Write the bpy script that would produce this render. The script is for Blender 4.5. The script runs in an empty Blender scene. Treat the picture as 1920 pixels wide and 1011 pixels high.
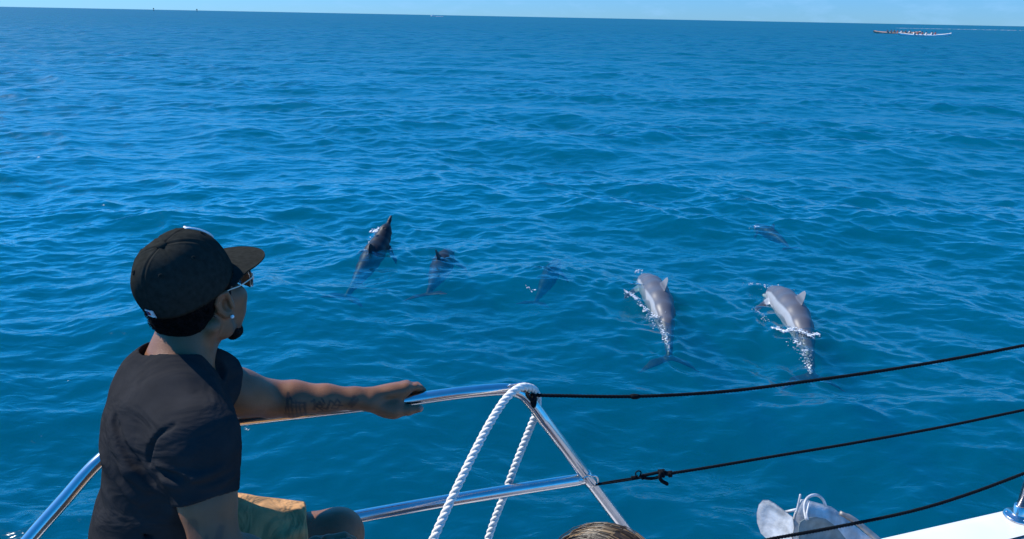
import bpy, math, random
import numpy as np
from mathutils import Vector, Matrix

scene = bpy.context.scene
C = scene.collection
R = math.radians
random.seed(5)

# ---------------------------------------------------------------- camera
CAM_H = 2.75
PITCH, ROLL, FPX = 18.2, 1.1, 1443.0
cam = bpy.data.cameras.new('camera')
cam_o = bpy.data.objects.new('camera', cam)
C.objects.link(cam_o)
cam.sensor_width = 36.0
cam.lens = 36.0 * FPX / 1920.0
cam.clip_start = 0.05
cam.clip_end = 90000.0
M_CAM = Matrix.Translation((0, 0, CAM_H)) @ Matrix.Rotation(R(90 - PITCH), 4, 'X') @ Matrix.Rotation(R(ROLL), 4, 'Z')
cam_o.matrix_world = M_CAM
scene.camera = cam_o

# ---------------------------------------------------------------- light
SUN_EL, SUN_AZ = 44.0, -66.0          # azimuth measured from +Y towards +X
world = bpy.data.worlds.new('World')
scene.world = world
world.use_nodes = True
wn, wl = world.node_tree.nodes, world.node_tree.links
wn.clear()
w_out = wn.new('ShaderNodeOutputWorld')
w_bg = wn.new('ShaderNodeBackground')
w_bg.inputs['Strength'].default_value = 0.11
sky = wn.new('ShaderNodeTexSky')
sky.sky_type = 'NISHITA'
sky.sun_disc = False
sky.sun_elevation = R(SUN_EL)
sky.sun_rotation = R(SUN_AZ)
sky.altitude = 0.0
sky.air_density = 1.0
sky.dust_density = 0.0
sky.ozone_density = 1.0
# clean sea air: a deeper blue all over, and a bank of small pale trade-wind clouds low over the horizon
tint = wn.new('ShaderNodeMix'); tint.data_type = 'RGBA'; tint.blend_type = 'MULTIPLY'
tint.inputs['Factor'].default_value = 1.0
tint.inputs['B'].default_value = (0.22, 0.60, 1.30, 1)
wl.new(sky.outputs['Color'], tint.inputs['A'])
tc = wn.new('ShaderNodeTexCoord')
sep = wn.new('ShaderNodeSeparateXYZ'); wl.new(tc.outputs['Generated'], sep.inputs[0])
hi = wn.new('ShaderNodeMapRange'); hi.interpolation_type = 'SMOOTHSTEP'
hi.inputs['From Min'].default_value = 0.0; hi.inputs['From Max'].default_value = 0.25
wl.new(sep.outputs['Z'], hi.inputs['Value'])
tcol = wn.new('ShaderNodeMix'); tcol.data_type = 'RGBA'
tcol.inputs['A'].default_value = (0.205, 0.51, 1.18, 1); tcol.inputs['B'].default_value = (0.065, 0.98, 1.78, 1)
wl.new(hi.outputs[0], tcol.inputs['Factor'])
wl.new(tcol.outputs['Result'], tint.inputs['B'])
mp = wn.new('ShaderNodeMapping'); mp.inputs['Scale'].default_value = (22, 22, 75)
wl.new(tc.outputs['Generated'], mp.inputs['Vector'])
nz = wn.new('ShaderNodeTexNoise'); nz.inputs['Scale'].default_value = 1.0; nz.inputs['Detail'].default_value = 6; nz.inputs['Roughness'].default_value = 0.6
wl.new(mp.outputs[0], nz.inputs['Vector'])
cr = wn.new('ShaderNodeMapRange'); cr.inputs['From Min'].default_value = 0.50; cr.inputs['From Max'].default_value = 0.72
wl.new(nz.outputs['Fac'], cr.inputs['Value'])
band = wn.new('ShaderNodeMapRange'); band.inputs['From Min'].default_value = 0.16; band.inputs['From Max'].default_value = 0.01
wl.new(sep.outputs['Z'], band.inputs['Value'])
mul = wn.new('ShaderNodeMath'); mul.operation = 'MULTIPLY'
wl.new(cr.outputs[0], mul.inputs[0]); wl.new(band.outputs[0], mul.inputs[1])
mul2 = wn.new('ShaderNodeMath'); mul2.operation = 'MULTIPLY'; mul2.inputs[1].default_value = 0.3
wl.new(mul.outputs[0], mul2.inputs[0])
cl = wn.new('ShaderNodeMix'); cl.data_type = 'RGBA'
wl.new(mul2.outputs[0], cl.inputs['Factor'])
wl.new(tint.outputs['Result'], cl.inputs['A'])
cl.inputs['B'].default_value = (2.6, 5.0, 8.2, 1)
wl.new(cl.outputs['Result'], w_bg.inputs['Color'])
wl.new(w_bg.outputs[0], w_out.inputs['Surface'])

sun = bpy.data.lights.new('sun', 'SUN')
sun.energy = 5.0
sun.angle = R(0.53)
sun.color = (1.0, 0.95, 0.87)
sun_o = bpy.data.objects.new('sun', sun)
C.objects.link(sun_o)
SUN_DIR = Vector((math.sin(R(SUN_AZ)) * math.cos(R(SUN_EL)), math.cos(R(SUN_AZ)) * math.cos(R(SUN_EL)), math.sin(R(SUN_EL))))
sun_o.rotation_euler = SUN_DIR.to_track_quat('Z', 'Y').to_euler()
sun_o.location = SUN_DIR * 60

scene.view_settings.view_transform = 'Standard'
scene.view_settings.look = 'None'
scene.view_settings.exposure = 0.32
scene.view_settings.gamma = 1.0
scene.view_settings.use_curve_mapping = False
scene.render.engine = 'CYCLES'
cy = scene.cycles
cy.use_denoising = True
cy.max_bounces = 8
cy.diffuse_bounces = 2
cy.glossy_bounces = 4
cy.transmission_bounces = 4
cy.transparent_max_bounces = 24
cy.volume_bounces = 2
cy.caustics_reflective = False
cy.caustics_refractive = False
cy.sample_clamp_indirect = 6.0
cy.sample_clamp_direct = 3.0

# ---------------------------------------------------------------- helpers
def P(px, py, d):
    """world point seen at photo pixel (px, py) at depth d along the camera axis"""
    return M_CAM @ Vector(((px - 960.0) / FPX * d, -(py - 505.5) / FPX * d, -d))

def PZ(px, py, z):
    """world point seen at photo pixel at height z"""
    o = M_CAM.translation
    v = P(px, py, 1.0) - o
    return o + v * ((z - o.z) / v.z)

def tag(o, label=None, cat=None, group=None, kind=None):
    if label: o['label'] = label
    if cat: o['category'] = cat
    if group: o['group'] = group
    if kind: o['kind'] = kind
    return o

def empty(name, loc, rz=0.0):
    o = bpy.data.objects.new(name, None)
    o.location = loc
    o.rotation_euler = (0, 0, rz)
    o.empty_display_size = 0.1
    C.objects.link(o)
    return o

def root_loc(o):
    l = Vector((0, 0, 0))
    while o is not None:
        l = l + o.location
        o = o.parent
    return l

def mesh_from(name, V, F, mats, parent=None, smooth=True, attrs=None, local=False, mat_idx=None, loc=None):
    """link ONE mesh object; V in world coordinates unless local"""
    V = np.asarray(V, dtype=np.float64).reshape(-1, 3)
    off = root_loc(parent) if (parent is not None and not local) else Vector((0, 0, 0))
    if loc is not None and parent is None:
        off = Vector(loc)
    V = V - np.array(off)
    me = bpy.data.meshes.new(name)
    if isinstance(F, np.ndarray):
        k = F.shape[1]
        me.vertices.add(len(V)); me.vertices.foreach_set('co', V.astype(np.float32).ravel())
        me.loops.add(F.size); me.loops.foreach_set('vertex_index', F.astype(np.int32).ravel())
        me.polygons.add(len(F)); me.polygons.foreach_set('loop_start', np.arange(0, F.size, k, dtype=np.int32))
        me.update(calc_edges=True)
    else:
        me.from_pydata([tuple(v) for v in V], [], F)
        me.update()
    me.polygons.foreach_set('use_smooth', [bool(smooth)] * len(me.polygons))
    if attrs:
        for k, a in attrs.items():
            at = me.attributes.new(k, 'FLOAT', 'POINT')
            at.data.foreach_set('value', np.asarray(a, dtype=np.float32))
    for m in (mats if isinstance(mats, (list, tuple)) else [mats]):
        me.materials.append(m)
    if mat_idx is not None:
        me.polygons.foreach_set('material_index', np.asarray(mat_idx, dtype=np.int32))
    o = bpy.data.objects.new(name, me)
    C.objects.link(o)
    if parent is not None:
        o.parent = parent
    elif loc is not None:
        o.location = loc
    return o

def tube_vf(pts, r, n=12, cap=True):
    """tube along points; r scalar or list"""
    pts = [Vector(p) for p in pts]
    rs = [r] * len(pts) if not hasattr(r, '__len__') else list(r)
    V, F = [], []
    t0 = (pts[1] - pts[0]).normalized()
    up = Vector((0, 0, 1)) if abs(t0.z) < 0.9 else Vector((1, 0, 0))
    nrm = t0.cross(up).normalized()
    for i, p in enumerate(pts):
        a = pts[max(i - 1, 0)]; b = pts[min(i + 1, len(pts) - 1)]
        t = (b - a).normalized()
        nrm = (nrm - t * nrm.dot(t)).normalized()
        bi = t.cross(nrm)
        for k in range(n):
            an = 2 * math.pi * k / n
            V.append(p + (nrm * math.cos(an) + bi * math.sin(an)) * rs[i])
    for i in range(len(pts) - 1):
        for k in range(n):
            k2 = (k + 1) % n
            F.append((i * n + k, i * n + k2, (i + 1) * n + k2, (i + 1) * n + k))
    if cap:
        F.append(tuple(range(n - 1, -1, -1)))
        F.append(tuple((len(pts) - 1) * n + k for k in range(n)))
    return V, F

def join_vf(*parts):
    V, F = [], []
    for v, f in parts:
        o = len(V); V.extend(v)
        F.extend(tuple(i + o for i in q) for q in f)
    return V, F

def spline(pts, n=8):
    """Catmull-Rom through points"""
    pts = [Vector(p) for p in pts]
    q = [pts[0] * 2 - pts[1]] + pts + [pts[-1] * 2 - pts[-2]]
    out = []
    for i in range(1, len(q) - 2):
        p0, p1, p2, p3 = q[i - 1], q[i], q[i + 1], q[i + 2]
        for k in range(n):
            t = k / n
            out.append(0.5 * ((2 * p1) + (p2 - p0) * t + (2 * p0 - 5 * p1 + 4 * p2 - p3) * t * t + (3 * p1 - p0 - 3 * p2 + p3) * t ** 3))
    out.append(pts[-1])
    return out

def box_vf(c, s, rot=None):
    c = Vector(c); V = []
    for x in (-1, 1):
        for y in (-1, 1):
            for z in (-1, 1):
                v = Vector((x * s[0] / 2, y * s[1] / 2, z * s[2] / 2))
                V.append(c + (rot @ v if rot is not None else v))
    F = [(0, 1, 3, 2), (4, 6, 7, 5), (0, 4, 5, 1), (2, 3, 7, 6), (0, 2, 6, 4), (1, 5, 7, 3)]
    return V, F

# material helper ----------------------------------------------------------
def mat(name, color=(0.5, 0.5, 0.5), rough=0.5, metal=0.0, spec=0.5, noise=None, bump=None, **kw):
    """noise = (scale, amount) colour mottling; bump = (scale, strength, distance)"""
    m = bpy.data.materials.new(name)
    m.use_nodes = True
    nt = m.node_tree; N, L = nt.nodes, nt.links
    b = N['Principled BSDF']
    b.inputs['Base Color'].default_value = (*color, 1)
    b.inputs['Roughness'].default_value = rough
    b.inputs['Metallic'].default_value = metal
    b.inputs['Specular IOR Level'].default_value = spec
    for k, v in kw.items():
        b.inputs[k].default_value = v
    t = N.new('ShaderNodeTexCoord')
    if noise:
        n = N.new('ShaderNodeTexNoise'); n.inputs['Scale'].default_value = noise[0]; n.inputs['Detail'].default_value = 5
        L.new(t.outputs['Object'], n.inputs['Vector'])
        mr = N.new('ShaderNodeMapRange'); mr.inputs['From Min'].default_value = 0.3; mr.inputs['From Max'].default_value = 0.7
        mr.inputs['To Min'].default_value = 1 - noise[1]; mr.inputs['To Max'].default_value = 1 + noise[1]
        L.new(n.outputs['Fac'], mr.inputs['Value'])
        mx = N.new('ShaderNodeMix'); mx.data_type = 'RGBA'; mx.blend_type = 'MULTIPLY'; mx.inputs['Factor'].default_value = 1
        mx.inputs['A'].default_value = (*color, 1)
        L.new(mr.outputs[0], mx.inputs['B'])
        L.new(mx.outputs['Result'], b.inputs['Base Color'])
    if bump:
        n2 = N.new('ShaderNodeTexNoise'); n2.inputs['Scale'].default_value = bump[0]; n2.inputs['Detail'].default_value = 4
        L.new(t.outputs['Object'], n2.inputs['Vector'])
        bp = N.new('ShaderNodeBump'); bp.inputs['Strength'].default_value = bump[1]; bp.inputs['Distance'].default_value = bump[2]
        L.new(n2.outputs['Fac'], bp.inputs['Height'])
        L.new(bp.outputs[0], b.inputs['Normal'])
    return m

def mix_by_attr(m, attr, color, rough=None):
    """blend the material's base colour towards color by a point attribute"""
    nt = m.node_tree; N, L = nt.nodes, nt.links
    b = N['Principled BSDF']
    a = N.new('ShaderNodeAttribute'); a.attribute_name = attr
    mx = N.new('ShaderNodeMix'); mx.data_type = 'RGBA'
    L.new(a.outputs['Fac'], mx.inputs['Factor'])
    s = b.inputs['Base Color']
    if s.is_linked:
        L.new(s.links[0].from_socket, mx.inputs['A'])
    else:
        mx.inputs['A'].default_value = s.default_value[:]
    mx.inputs['B'].default_value = (*color, 1)
    L.new(mx.outputs['Result'], s)
    return m
# ---------------------------------------------------------------- the sea
_rng = np.random.default_rng(11)
def make_waves():
    bands = [  # lambda lo, hi, count, rms slope
        (6.0, 16.0, 14, 0.018),
        (2.2, 6.0, 30, 0.064),
        (0.8, 2.2, 46, 0.098),
        (0.30, 0.8, 60, 0.122),
        (0.12, 0.30, 60, 0.105),
    ]
    W = []
    for lo, hi, n, s in bands:
        lam = np.exp(_rng.uniform(np.log(lo), np.log(hi), n))
        k = 2 * np.pi / lam
        a = s * np.sqrt(2.0 / n) / k
        spread = 30 if lo > 0.5 else 42
        main = np.where(_rng.random(n) < 0.62, 12.0, -38.0)
        th = np.radians(main + _rng.normal(0, spread, n))      # 0 = travelling towards -Y
        W.append(np.stack([k * np.sin(th), -k * np.cos(th), a, lam, _rng.uniform(0, 2 * np.pi, n)], 1))
    return np.concatenate(W)
WAVES = make_waves()

def patch(x, y):
    """slow wind patches that calm or roughen the short ripples"""
    gust = 0.22 * np.sin(0.052 * x + 0.031 * y + 0.7 + 1.5 * np.sin(0.021 * x - 0.017 * y)) * np.sin(0.043 * y - 0.018 * x + 2.1)
    return 0.90 + gust + 0.28 * np.sin(0.31 * x + 0.52 * y + 1.3) * np.sin(0.17 * y - 0.23 * x + 0.4) + 0.20 * np.sin(0.83 * y + 0.21 * x + 2.0 + 1.2 * np.sin(0.4 * x))

# rings spreading from the surfacing dolphins: centre, height, wavelength, reach
RINGS = [(PZ(1200, 545, 0), 0.012, 0.22, 0.55), (PZ(1232, 600, 0), 0.010, 0.18, 0.5), (PZ(1255, 670, 0), 0.012, 0.30, 0.5), (PZ(1445, 560, 0), 0.012, 0.22, 0.55), (PZ(1490, 625, 0), 0.014, 0.20, 0.6), (PZ(1520, 700, 0), 0.012, 0.30, 0.5), (PZ(715, 445, 0), 0.012, 0.25, 0.7), (PZ(825, 490, 0), 0.010, 0.20, 0.5), (PZ(1020, 520, 0), 0.012, 0.20, 0.45)]
def rings(x, y):
    h = np.zeros_like(x)
    for c, a, lam, reach in RINGS:
        r = np.hypot(x - c.x, (y - c.y) * 0.7)
        h += a * np.cos(2 * np.pi * r / lam + 2.5 * np.sin(3 * np.arctan2(y - c.y, x - c.x))) * np.exp(-(r / reach) ** 2)
    return h

def wave_at(x, y, spacing=0.03, only=None):
    x = np.asarray(x, dtype=np.float64); y = np.asarray(y, dtype=np.float64)
    h = np.zeros_like(x); dx = np.zeros_like(x); dy = np.zeros_like(x)
    pt = patch(x, y)
    for kx, ky, a, lam, ph in WAVES:
        w = np.clip((lam / spacing - 2.2) / 1.5, 0, 1)
        if np.ndim(w) == 0 and w == 0:
            continue
        A = a * w * (pt if lam < 2.6 else 1.0)
        arg = kx * x + ky * y + ph
        k = math.hypot(kx, ky)
        s = np.sin(arg)
        h += A * np.cos(arg)
        dx -= 0.95 * A * kx / k * s
        dy -= 0.95 * A * ky / k * s
    return h + rings(x, y), dx, dy

def build_sea():
    rs = [0.0, 0.5, 1.0, 1.4]
    r = 1.7
    while r < 45000:
        rs.append(r)
        g = 0.0044 if r < 6 else 0.0028 if r < 60 else 0.0034 if r < 150 else 0.0044 if r < 300 else 0.0044 + 0.03 * min(1.0, (r - 300) / 1500)
        r *= 1 + g
    rs = np.array(rs)
    dth = 0.0026
    d = R(42)
    th = np.concatenate([np.arange(-d, d, dth), np.linspace(d, 2 * np.pi - d, 70)[:-1]])   # from +Y towards +X
    th_sp = np.where(np.abs(th) <= d, dth, (2 * np.pi - 2 * d) / 70)
    nr, nt = len(rs), len(th)
    X = rs[:, None] * np.sin(th)[None, :]
    Y = rs[:, None] * np.cos(th)[None, :]
    dr = np.gradient(rs)
    SP = np.maximum(dr[:, None], rs[:, None] * th_sp[None, :])
    H = np.zeros((nr, nt)); DX = np.zeros((nr, nt)); DY = np.zeros((nr, nt))
    var_un = np.zeros((nr, nt))
    pt = patch(X, Y)
    nd = int(np.sum(np.abs(th) <= d + 1e-6))
    for kx, ky, a, lam, ph in WAVES:
        k = math.hypot(kx, ky)
        for sl in (slice(0, nd), slice(nd, nt)):
            w_full = np.clip((lam / SP[:, sl.start] - 2.2) / 1.5, 0, 1)
            n_act = int(np.sum(w_full > 0))
            var_un[:, sl] += ((1 - w_full ** 2) * (a * k) ** 2 / 2)[:, None]
            if n_act == 0:
                continue
            s2 = (slice(0, n_act), sl)
            w = w_full[:n_act, None]
            A = (a * w) * (pt[s2] if lam < 2.6 else 1.0)
            arg = kx * X[s2] + ky * Y[s2] + ph
            s = np.sin(arg)
            H[s2] += A * np.cos(arg)
            DX[s2] -= 0.95 * A * kx / k * s
            DY[s2] -= 0.95 * A * ky / k * s
    H += rings(X, Y)
    # no waves inside the innermost ring of the mesh
    V = np.stack([X + DX, Y + DY, H], -1).reshape(-1, 3)
    i = np.arange(nr - 1)[:, None] * nt; j = np.arange(nt)[None, :]; j2 = (j + 1) % nt
    F = np.stack([i + j, i + nt + j, i + nt + j2, i + j2], -1).reshape(-1, 4)
    F = F[:, ::-1]
    # side wall and floor close the body of water
    last = (nr - 1) * nt
    depth = -60.0
    wall = np.stack([45000 * 1.0 * np.sin(th), 45000 * 1.0 * np.cos(th), np.full(nt, depth)], -1)
    base = len(V)
    V = np.concatenate([V, wall, [[0, 0, depth]]])
    jj = np.arange(nt); jj2 = (jj + 1) % nt
    Fw = np.stack([last + jj, base + jj, base + jj2, last + jj2], -1)[:, ::-1]
    Ff = np.stack([base + jj, np.full(nt, base + nt), np.full(nt, base + nt), base + jj2], -1)[:, ::-1]
    un = np.sqrt(var_un).reshape(-1)
    attr = np.concatenate([un, np.zeros(nt + 1)])
    faces = np.concatenate([F, Fw])
    tri = np.stack([base + jj, np.full(nt, base + nt), base + jj2], -1)
    fl = [tuple(q) for q in tri.tolist()]
    me = bpy.data.meshes.new('sea')
    n4, n3 = len(faces), len(tri)
    me.vertices.add(len(V)); me.vertices.foreach_set('co', V.astype(np.float32).ravel())
    me.loops.add(n4 * 4 + n3 * 3)
    me.loops.foreach_set('vertex_index', np.concatenate([faces.ravel(), tri.ravel()]).astype(np.int32))
    me.polygons.add(n4 + n3)
    me.polygons.foreach_set('loop_start', np.concatenate([np.arange(n4) * 4, n4 * 4 + np.arange(n3) * 3]).astype(np.int32))
    me.update(calc_edges=True)
    me.validate()
    me.polygons.foreach_set('use_smooth', [True] * len(me.polygons))
    at = me.attributes.new('unresolved', 'FLOAT', 'POINT')
    at.data.foreach_set('value', attr.astype(np.float32))
    return me

def water_material():
    m = bpy.data.materials.new('sea_water')
    m.use_nodes = True
    nt = m.node_tree; N, L = nt.nodes, nt.links
    N.clear()
    out = N.new('ShaderNodeOutputMaterial')
    tr = N.new('ShaderNodeBsdfTransparent')
    gl = N.new('ShaderNodeBsdfGlossy')
    gl.inputs['Color'].default_value = (1, 1, 1, 1)
    # Fresnel reflection; where waves are shorter than the mesh their slopes lower it near grazing
    geo = N.new('ShaderNodeNewGeometry')
    at = N.new('ShaderNodeAttribute'); at.attribute_name = 'unresolved'
    def mth(op, a, b=None):
        n = N.new('ShaderNodeMath'); n.operation = op
        for i, v in enumerate((a, b)):
            if v is None: continue
            if isinstance(v, (int, float)): n.inputs[i].default_value = v
            else: L.new(v, n.inputs[i])
        return n.outputs[0]
    dot = N.new('ShaderNodeVectorMath'); dot.operation = 'DOT_PRODUCT'
    L.new(geo.outputs['Incoming'], dot.inputs[1])
    c = mth('ABSOLUTE', dot.outputs['Value'])
    sig = mth('MULTIPLY', at.outputs['Fac'], 1.85)
    ce = mth('SQRT', mth('ADD', mth('MULTIPLY', c, c), mth('MULTIPLY', sig, sig)))
    om = mth('POWER', mth('MAXIMUM', mth('SUBTRACT', 1.0, ce), 0.0), 5.0)
    fresnel = mth('ADD', mth('MULTIPLY', om, 0.98), 0.02)
    # turbid top layer: light scattered straight back by the first centimetres of bubbly water
    df = N.new('ShaderNodeBsdfDiffuse'); df.inputs['Color'].default_value = W_TOP
    mb = N.new('ShaderNodeMixShader'); mb.inputs[0].default_value = 0.25
    L.new(tr.outputs[0], mb.inputs[1]); L.new(df.outputs[0], mb.inputs[2])
    mx = N.new('ShaderNodeMixShader')
    L.new(fresnel, mx.inputs[0]); L.new(mb.outputs[0], mx.inputs[1]); L.new(gl.outputs[0], mx.inputs[2])
    L.new(mx.outputs[0], out.inputs['Surface'])
    # slopes of the waves too short for the mesh widen the reflection
    al = N.new('ShaderNodeMath'); al.operation = 'MULTIPLY'; al.inputs[1].default_value = 0.38
    L.new(at.outputs['Fac'], al.inputs[0])
    sq = N.new('ShaderNodeMath'); sq.operation = 'POWER'; sq.inputs[1].default_value = 0.5
    L.new(al.outputs[0], sq.inputs[0])
    mxr = N.new('ShaderNodeMath'); mxr.operation = 'MAXIMUM'; mxr.inputs[1].default_value = 0.05
    L.new(sq.outputs[0], mxr.inputs[0])
    L.new(mxr.outputs[0], gl.inputs['Roughness'])
    # fine wind ripples
    tc = N.new('ShaderNodeTexCoord')
    mp = N.new('ShaderNodeMapping'); mp.inputs['Scale'].default_value = (0.55, 1.0, 1.0); mp.inputs['Rotation'].default_value = (0, 0, R(-14))
    L.new(tc.outputs['Object'], mp.inputs['Vector'])
    n1 = N.new('ShaderNodeTexNoise'); n1.inputs['Scale'].default_value = 9.0; n1.inputs['Detail'].default_value = 3; n1.inputs['Distortion'].default_value = 0.6
    L.new(mp.outputs[0], n1.inputs['Vector'])
    b1 = N.new('ShaderNodeBump'); b1.inputs['Strength'].default_value = 1.0; b1.inputs['Distance'].default_value = 0.014
    L.new(n1.outputs['Fac'], b1.inputs['Height'])
    L.new(b1.outputs[0], gl.inputs['Normal']); L.new(b1.outputs[0], df.inputs['Normal']); L.new(b1.outputs[0], dot.inputs[0])
    # the body of the water: red is absorbed, blue and green are scattered back
    ab = N.new('ShaderNodeVolumeAbsorption'); ab.inputs['Color'].default_value = (0.0, 0.36, 0.0, 1); ab.inputs['Density'].default_value = W_ABS
    sc = N.new('ShaderNodeVolumeScatter'); sc.inputs['Color'].default_value = W_SCOL; sc.inputs['Density'].default_value = W_SC
    sc.inputs['Anisotropy'].default_value = 0.0
    ad = N.new('ShaderNodeAddShader')
    L.new(ab.outputs[0], ad.inputs[0]); L.new(sc.outputs[0], ad.inputs[1])
    ab2 = N.new('ShaderNodeVolumeAbsorption'); ab2.inputs['Color'].default_value = (0.0, 1.0, 1.0, 1); ab2.inputs['Density'].default_value = 0.8
    ad2 = N.new('ShaderNodeAddShader')
    L.new(ad.outputs[0], ad2.inputs[0]); L.new(ab2.outputs[0], ad2.inputs[1])
    L.new(ad2.outputs[0], out.inputs['Volume'])
    return m
W_TOP = (0.0, 0.070, 0.140, 1)
W_ABS, W_SC, W_SCOL = 0.47, 0.37, (0.0, 0.36, 1.0, 1)
sea_me = build_sea()
sea_me.materials.append(water_material())
sea_o = bpy.data.objects.new('sea', sea_me)
C.objects.link(sea_o)
tag(sea_o, kind='structure')
bed_m = mat('sand_bed', (0.35, 0.33, 0.27), 0.9, noise=(0.2, 0.3))
sb = mesh_from('sea_bed', [(-44000, -44000 * .0 - 30000, -9), (30000, -30000, -9), (30000, 30000, -9), (-30000, 30000, -9)], [(0, 1, 2, 3)], bed_m)
tag(sb, kind='structure')
# ---------------------------------------------------------------- solid modelling: smooth unions on a grid, then one mesh
def npv(v):
    return np.array([v[0], v[1], v[2]], dtype=np.float64)

class Solid:
    BIG = 0.06
    def __init__(s, lo, hi, h):
        s.lo = npv(lo); s.h = h
        s.n = np.ceil((npv(hi) - s.lo) / h).astype(int) + 1
        s.ax = [(s.lo[i] + h * np.arange(s.n[i])).astype(np.float32) for i in range(3)]
        s.f = np.full(tuple(s.n), s.BIG, dtype=np.float32)
    def _sl(s, lo, hi):
        a = np.clip(np.floor((lo - s.lo) / s.h).astype(int), 0, s.n)
        b = np.clip(np.ceil((hi - s.lo) / s.h).astype(int) + 1, 0, s.n)
        return tuple(slice(a[i], b[i]) for i in range(3))
    def apply(s, fn, lo, hi, k, mode):
        pad = k + 3 * s.h
        sl = s._sl(lo - pad, hi + pad)
        if any(q.stop <= q.start for q in sl):
            return
        X = s.ax[0][sl[0]][:, None, None]; Y = s.ax[1][sl[1]][None, :, None]; Z = s.ax[2][sl[2]][None, None, :]
        d = fn(X, Y, Z).astype(np.float32)
        g = s.f[sl]
        k = max(k, 1e-5)
        if mode == 'u':
            hh = np.clip(0.5 + 0.5 * (g - d) / k, 0, 1)
            s.f[sl] = g * (1 - hh) + d * hh - k * hh * (1 - hh)
        elif mode == 'd':
            hh = np.clip(0.5 - 0.5 * (g + d) / k, 0, 1)
            s.f[sl] = g * (1 - hh) - d * hh + k * hh * (1 - hh)
        elif mode == 'i':
            hh = np.clip(0.5 - 0.5 * (g - d) / k, 0, 1)
            s.f[sl] = g * (1 - hh) + d * hh + k * hh * (1 - hh)
    def cone(s, a, b, ra, rb=None, k=0.01, mode='u', flat=None):
        """tapered limb from a to b; flat = (direction, factor) squashes the section"""
        a = npv(a); b = npv(b); rb = ra if rb is None else rb
        ab = b - a; L2 = max(float(ab @ ab), 1e-12)
        fl = None
        if flat is not None:
            nn = npv(flat[0]); nn = nn - ab * (nn @ ab) / L2; nn /= np.linalg.norm(nn); fl = (nn, flat[1])
        def fn(X, Y, Z):
            x = X - a[0]; y = Y - a[1]; z = Z - a[2]
            t = np.clip((x * ab[0] + y * ab[1] + z * ab[2]) / L2, 0, 1)
            x = x - t * ab[0]; y = y - t * ab[1]; z = z - t * ab[2]
            q = x * x + y * y + z * z
            if fl is not None:
                vn = x * fl[0][0] + y * fl[0][1] + z * fl[0][2]
                q = q + vn * vn * (1 / fl[1] ** 2 - 1)
                return (np.sqrt(q) - (ra + t * (rb - ra))) * (0.5 + 0.5 * fl[1])
            return np.sqrt(q) - (ra + t * (rb - ra))
        r = max(ra, rb)
        s.apply(fn, np.minimum(a, b) - r, np.maximum(a, b) + r, k, mode)
    def chain(s, pts, rs, k=0.01, mode='u', flat=None):
        for i in range(len(pts) - 1):
            s.cone(pts[i], pts[i + 1], rs[i], rs[i + 1], k, mode, flat)
    def ell(s, c, r, axes=None, k=0.01, mode='u'):
        """ellipsoid; axes = three unit vectors"""
        c = npv(c); r = np.asarray(r, dtype=np.float64)
        A = np.eye(3) if axes is None else np.array([npv(v) for v in axes])
        def fn(X, Y, Z):
            x = X - c[0]; y = Y - c[1]; z = Z - c[2]
            p = [(x * A[i, 0] + y * A[i, 1] + z * A[i, 2]) / r[i] for i in range(3)]
            k0 = np.sqrt(p[0] ** 2 + p[1] ** 2 + p[2] ** 2) + 1e-9
            k1 = np.sqrt((p[0] / r[0]) ** 2 + (p[1] / r[1]) ** 2 + (p[2] / r[2]) ** 2) + 1e-9
            return k0 * (k0 - 1) / k1
        ext = np.sqrt(((A * r[:, None]) ** 2).sum(0))
        s.apply(fn, c - ext, c + ext, k, mode)
    def half(s, c, nrm, k=0.004):
        """keep what lies behind the plane through c with outward normal nrm"""
        c = npv(c); nrm = npv(nrm); nrm = nrm / np.linalg.norm(nrm)
        fn = lambda X, Y, Z: (X - c[0]) * nrm[0] + (Y - c[1]) * nrm[1] + (Z - c[2]) * nrm[2]
        hi = s.lo + s.h * s.n
        s.apply(fn, s.lo, hi, k, 'i')
    def disp(s, fn):
        s.f += fn(s.ax[0][:, None, None], s.ax[1][None, :, None], s.ax[2][None, None, :]).astype(np.float32)
    def mesh(s, smooth=1):
        f = s.f
        neg = f < 0
        c = np.zeros(tuple(s.n - 1), dtype=np.int8)
        for i in (0, 1):
            for j in (0, 1):
                for k in (0, 1):
                    c += neg[i:s.n[0] - 1 + i, j:s.n[1] - 1 + j, k:s.n[2] - 1 + k]
        act = np.argwhere((c > 0) & (c < 8))
        idx = np.full(tuple(s.n - 1), -1, dtype=np.int32)
        idx[act[:, 0], act[:, 1], act[:, 2]] = np.arange(len(act))
        acc = np.zeros((len(act), 3)); cnt = np.zeros(len(act))
        corners = [(i, j, k) for i in (0, 1) for j in (0, 1) for k in (0, 1)]
        val = {q: f[act[:, 0] + q[0], act[:, 1] + q[1], act[:, 2] + q[2]].astype(np.float64) for q in corners}
        for q in corners:
            for ax in range(3):
                if q[ax] == 0:
                    q2 = tuple(q[i] + (1 if i == ax else 0) for i in range(3))
                    a, b = val[q], val[q2]
                    m = (a < 0) != (b < 0)
                    t = np.where(m, a / np.where(m, a - b, 1), 0)
                    p = np.array(q, dtype=np.float64)[None, :].repeat(len(act), 0)
                    p[:, ax] += t
                    acc[m] += p[m]; cnt[m] += 1
        V = s.lo + s.h * (act + acc / cnt[:, None])
        quads = []
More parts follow.
